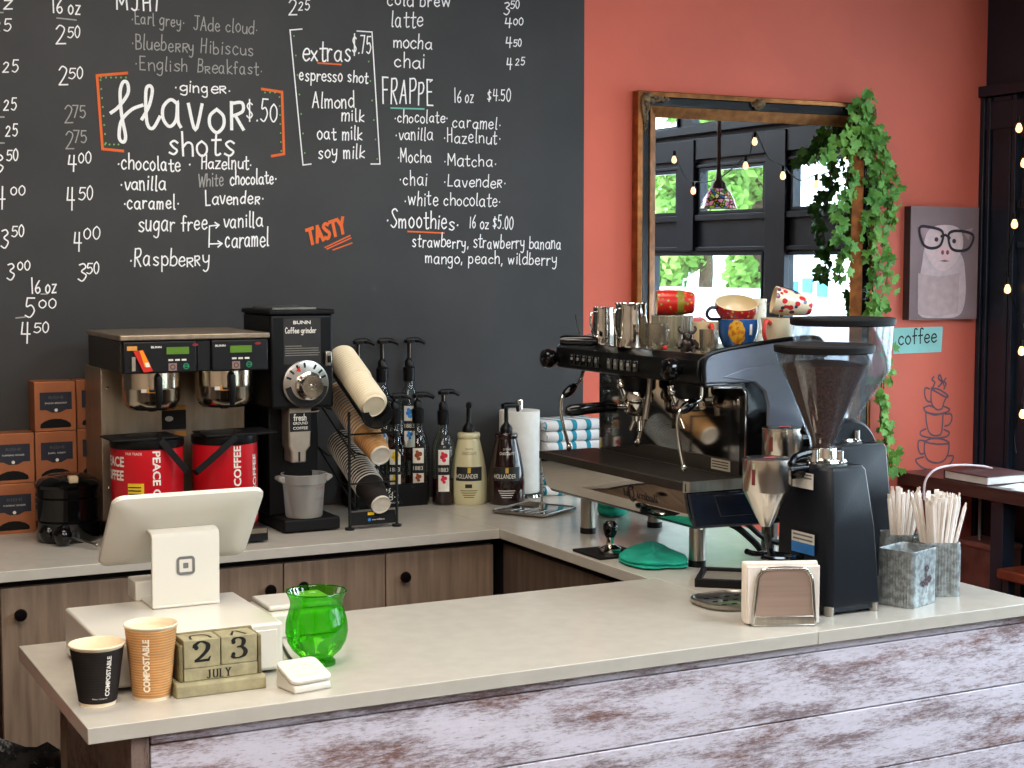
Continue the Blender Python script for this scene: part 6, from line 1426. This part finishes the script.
L.new(sp_.outputs[0], cr.inputs['Fac']); lt = N.new('ShaderNodeMath'); lt.operation = 'GREATER_THAN'; lt.inputs[1].default_value = .09; L.new(ve.outputs['Distance'], lt.inputs[0])
mx = N.new('ShaderNodeMix'); mx.data_type = 'RGBA'; mx.inputs[6].default_value = (.01,.01,.01,1); L.new(lt.outputs[0], mx.inputs[0]); L.new(cr.outputs['Color'], mx.inputs[7]); L.new(mx.outputs[2], b.inputs['Base Color']); L.new(mx.outputs[2], b.inputs['Emission Color']); b.inputs['Emission Strength'].default_value = .22
o = t.location
mb = MB(o); mb.lathe([(.088,zb_-.004),(.080,zb_+.010),(.074,zb_+.035),(.060,zb_+.065),(.040,zb_+.086),(.026,zb_+.093)], (lp.x,lp.y,0), 32); mb.build('lamp_shade', t, M_tif)
M_brz = mat('dark_bronze', (58,42,36), .4, .6, noise=(20,.2))
mb = MB(o); mb.lathe([(.040,zb_+.085),(.032,zb_+.110),(.016,zb_+.128),(.010,zb_+.17)], (lp.x,lp.y,0), 28); mb.build('cap', t, M_brz)
mb = MB(o); mb.tube([(lp.x,lp.y,zb_+.15),(lp.x,lp.y,3.098)], .010, 10); mb.build('rod', t, M_brz)

# ================================================================ outdoors beyond the windows
M_ground = mat('sunlit_concrete', (226,224,218), .9, noise=(1.5,.06))
w = MB(); w.box(4.65, 40, -45, 20, -.16, -.10); g = w.build('ground', mt=M_ground); struct(g)
M_fol = mat('tree_leaves', (96,150,60), .6, noise=(.9,0), col2=(166,205,100), lo=.3, hi=.7)
M_trunk = mat('tree_bark', (86,70,56), .9, noise=(8,.3))
def tree(label, x, y, hgt_, rad, seed):
    rng = random.Random(seed); t = thing('street_tree', label, 'tree', (x,y,-.1)); o = t.location
    mb = MB(o); mb.tube([(x,y,-.1),(x+.1,y,hgt_*.3),(x,y+.1,hgt_*.6)], [.16,.13,.08], 10); mb.build('trunk', t, M_trunk)
    mb = MB(o)
    for _ in range(30):
        a = rng.uniform(0,6.283); q = rad*.72*math.sqrt(rng.random()); c = Vector((x+q*math.cos(a), y+q*math.sin(a), 1.1+rng.random()*(hgt_-1.2))); r_ = rad*rng.uniform(.25,.42)
        for _ in range(190):
            d = Vector((rng.gauss(0,1),rng.gauss(0,1),rng.gauss(0,1))).normalized()*r_*rng.uniform(.5,1.0); p = c+d
            if p.z < .9 or math.hypot(p.x-x,p.y-y) > rad: continue
            u = Vector((rng.gauss(0,1),rng.gauss(0,1),rng.gauss(0,1))).normalized(); v_ = u.orthogonal().normalized(); s_ = rng.uniform(.07,.14)
            mb.add([p-u*s_, p+v_*s_*.6, p+u*s_, p-v_*s_*.6], [(0,1,2,3)])
    mb.build('foliage', t, M_fol, smooth=False)
NM_ = ['behind the right hand window','right of the mirrored window mullion','behind the mirrored window mullion','behind the stained glass pendant','left of the stained glass pendant','behind the left hand window','at the left edge of the mirrored view']
for i in range(7):
    tree('leafy street tree seen in the mirror '+NM_[i], 16+.5*(i % 2), -8.0-2.35*i, 5.2+.5*(i % 3), 1.12, 20+i)
w = MB((13.6,-13,-.1)); w.box(13.5,13.8,-26,-9.3,-.1,1.30); o_ = w.build('garden_wall', mt=mat('sunlit_render', (236,236,232), .9, noise=(2,.03))); struct(o_)
t = thing('white_building', 'white building with blue sign across the street, seen in the mirror', 'building', (14.5,-6.5,-.1)); o = t.location
mb = MB(o); mb.box(13.5,14.7,-8.9,-3.5,-.1,3.6); mb.build('wall', t, mat('white_render', (236,234,238), .9, noise=(2,.03)))
mb = MB(o); mb.m(mat('sign_blue', (70,140,210), .6, noise=(10,.1)))
for k_ in range(3): mb.box(13.47,13.5,-8.45+k_*.32,-8.25+k_*.32,1.22+.05*(k_ % 2),1.42+.05*(k_ % 2))
mb.build('sign', t)
# ================================================================ light
W = bpy.data.worlds.new('sky'); bpy.context.scene.world = W; W.use_nodes = True; nt = W.node_tree; N = nt.nodes; L = nt.links
bg = N['Background']; tc = N.new('ShaderNodeTexCoord'); sx = N.new('ShaderNodeSeparateXYZ'); L.new(tc.outputs['Generated'], sx.inputs['Vector'])
cr = N.new('ShaderNodeValToRGB'); e = cr.color_ramp.elements; e[0].position = .45; e[0].color = (.78,.88,1,1); e[1].position = .9; e[1].color = (.50,.70,1,1); L.new(sx.outputs['Z'], cr.inputs['Fac']); L.new(cr.outputs['Color'], bg.inputs['Color'])
bg.inputs['Strength'].default_value = 9.0
def lamp(kind, name, loc, rot, energy, col, **kw):
    d = bpy.data.lights.new(name, kind); d.energy = energy; d.color = col
    for k_, v_ in kw.items(): setattr(d, k_, v_)
    o = bpy.data.objects.new(name, d); COL.objects.link(o); o.location = loc; o.rotation_euler = rot; return o
lamp('SUN', 'sun', (0,0,10), (0,R(-38),R(20)), 7.0, (1,.96,.88), angle=.02)
lamp('AREA', 'overhead_area', (.2,1.2,3.05), (0,0,0), 78, (1,.90,.78), shape='RECTANGLE', size=1.6, size_y=1.6)
lamp('AREA', 'overhead_area', (1.2,3.2,3.05), (0,0,0), 36, (1,.91,.80), shape='RECTANGLE', size=2.2, size_y=.8)
lamp('AREA', 'overhead_area', (3.3,.7,3.05), (0,0,0), 140, (.78,.89,1), shape='RECTANGLE', size=1.4, size_y=2.2)  # added lamp, stands in for cool daylight from the right-front windows
lamp('AREA', 'overhead_area', (.8,-1.6,3.05), (0,0,0), 75, (.95,.95,1), shape='RECTANGLE', size=2.4, size_y=1.2)  # added fill lamp without a known fixture, brightens the walls behind the camera
sc = bpy.context.scene
sc.view_settings.view_transform = 'Standard'; sc.view_settings.look = 'None'; sc.view_settings.exposure = .04; sc.view_settings.gamma = .94
sc.cycles.max_bounces = 10; sc.cycles.transparent_max_bounces = 24; sc.cycles.glossy_bounces = 6; sc.cycles.sample_clamp_indirect = 6
sc.cycles.caustics_reflective = False; sc.cycles.caustics_refractive = False
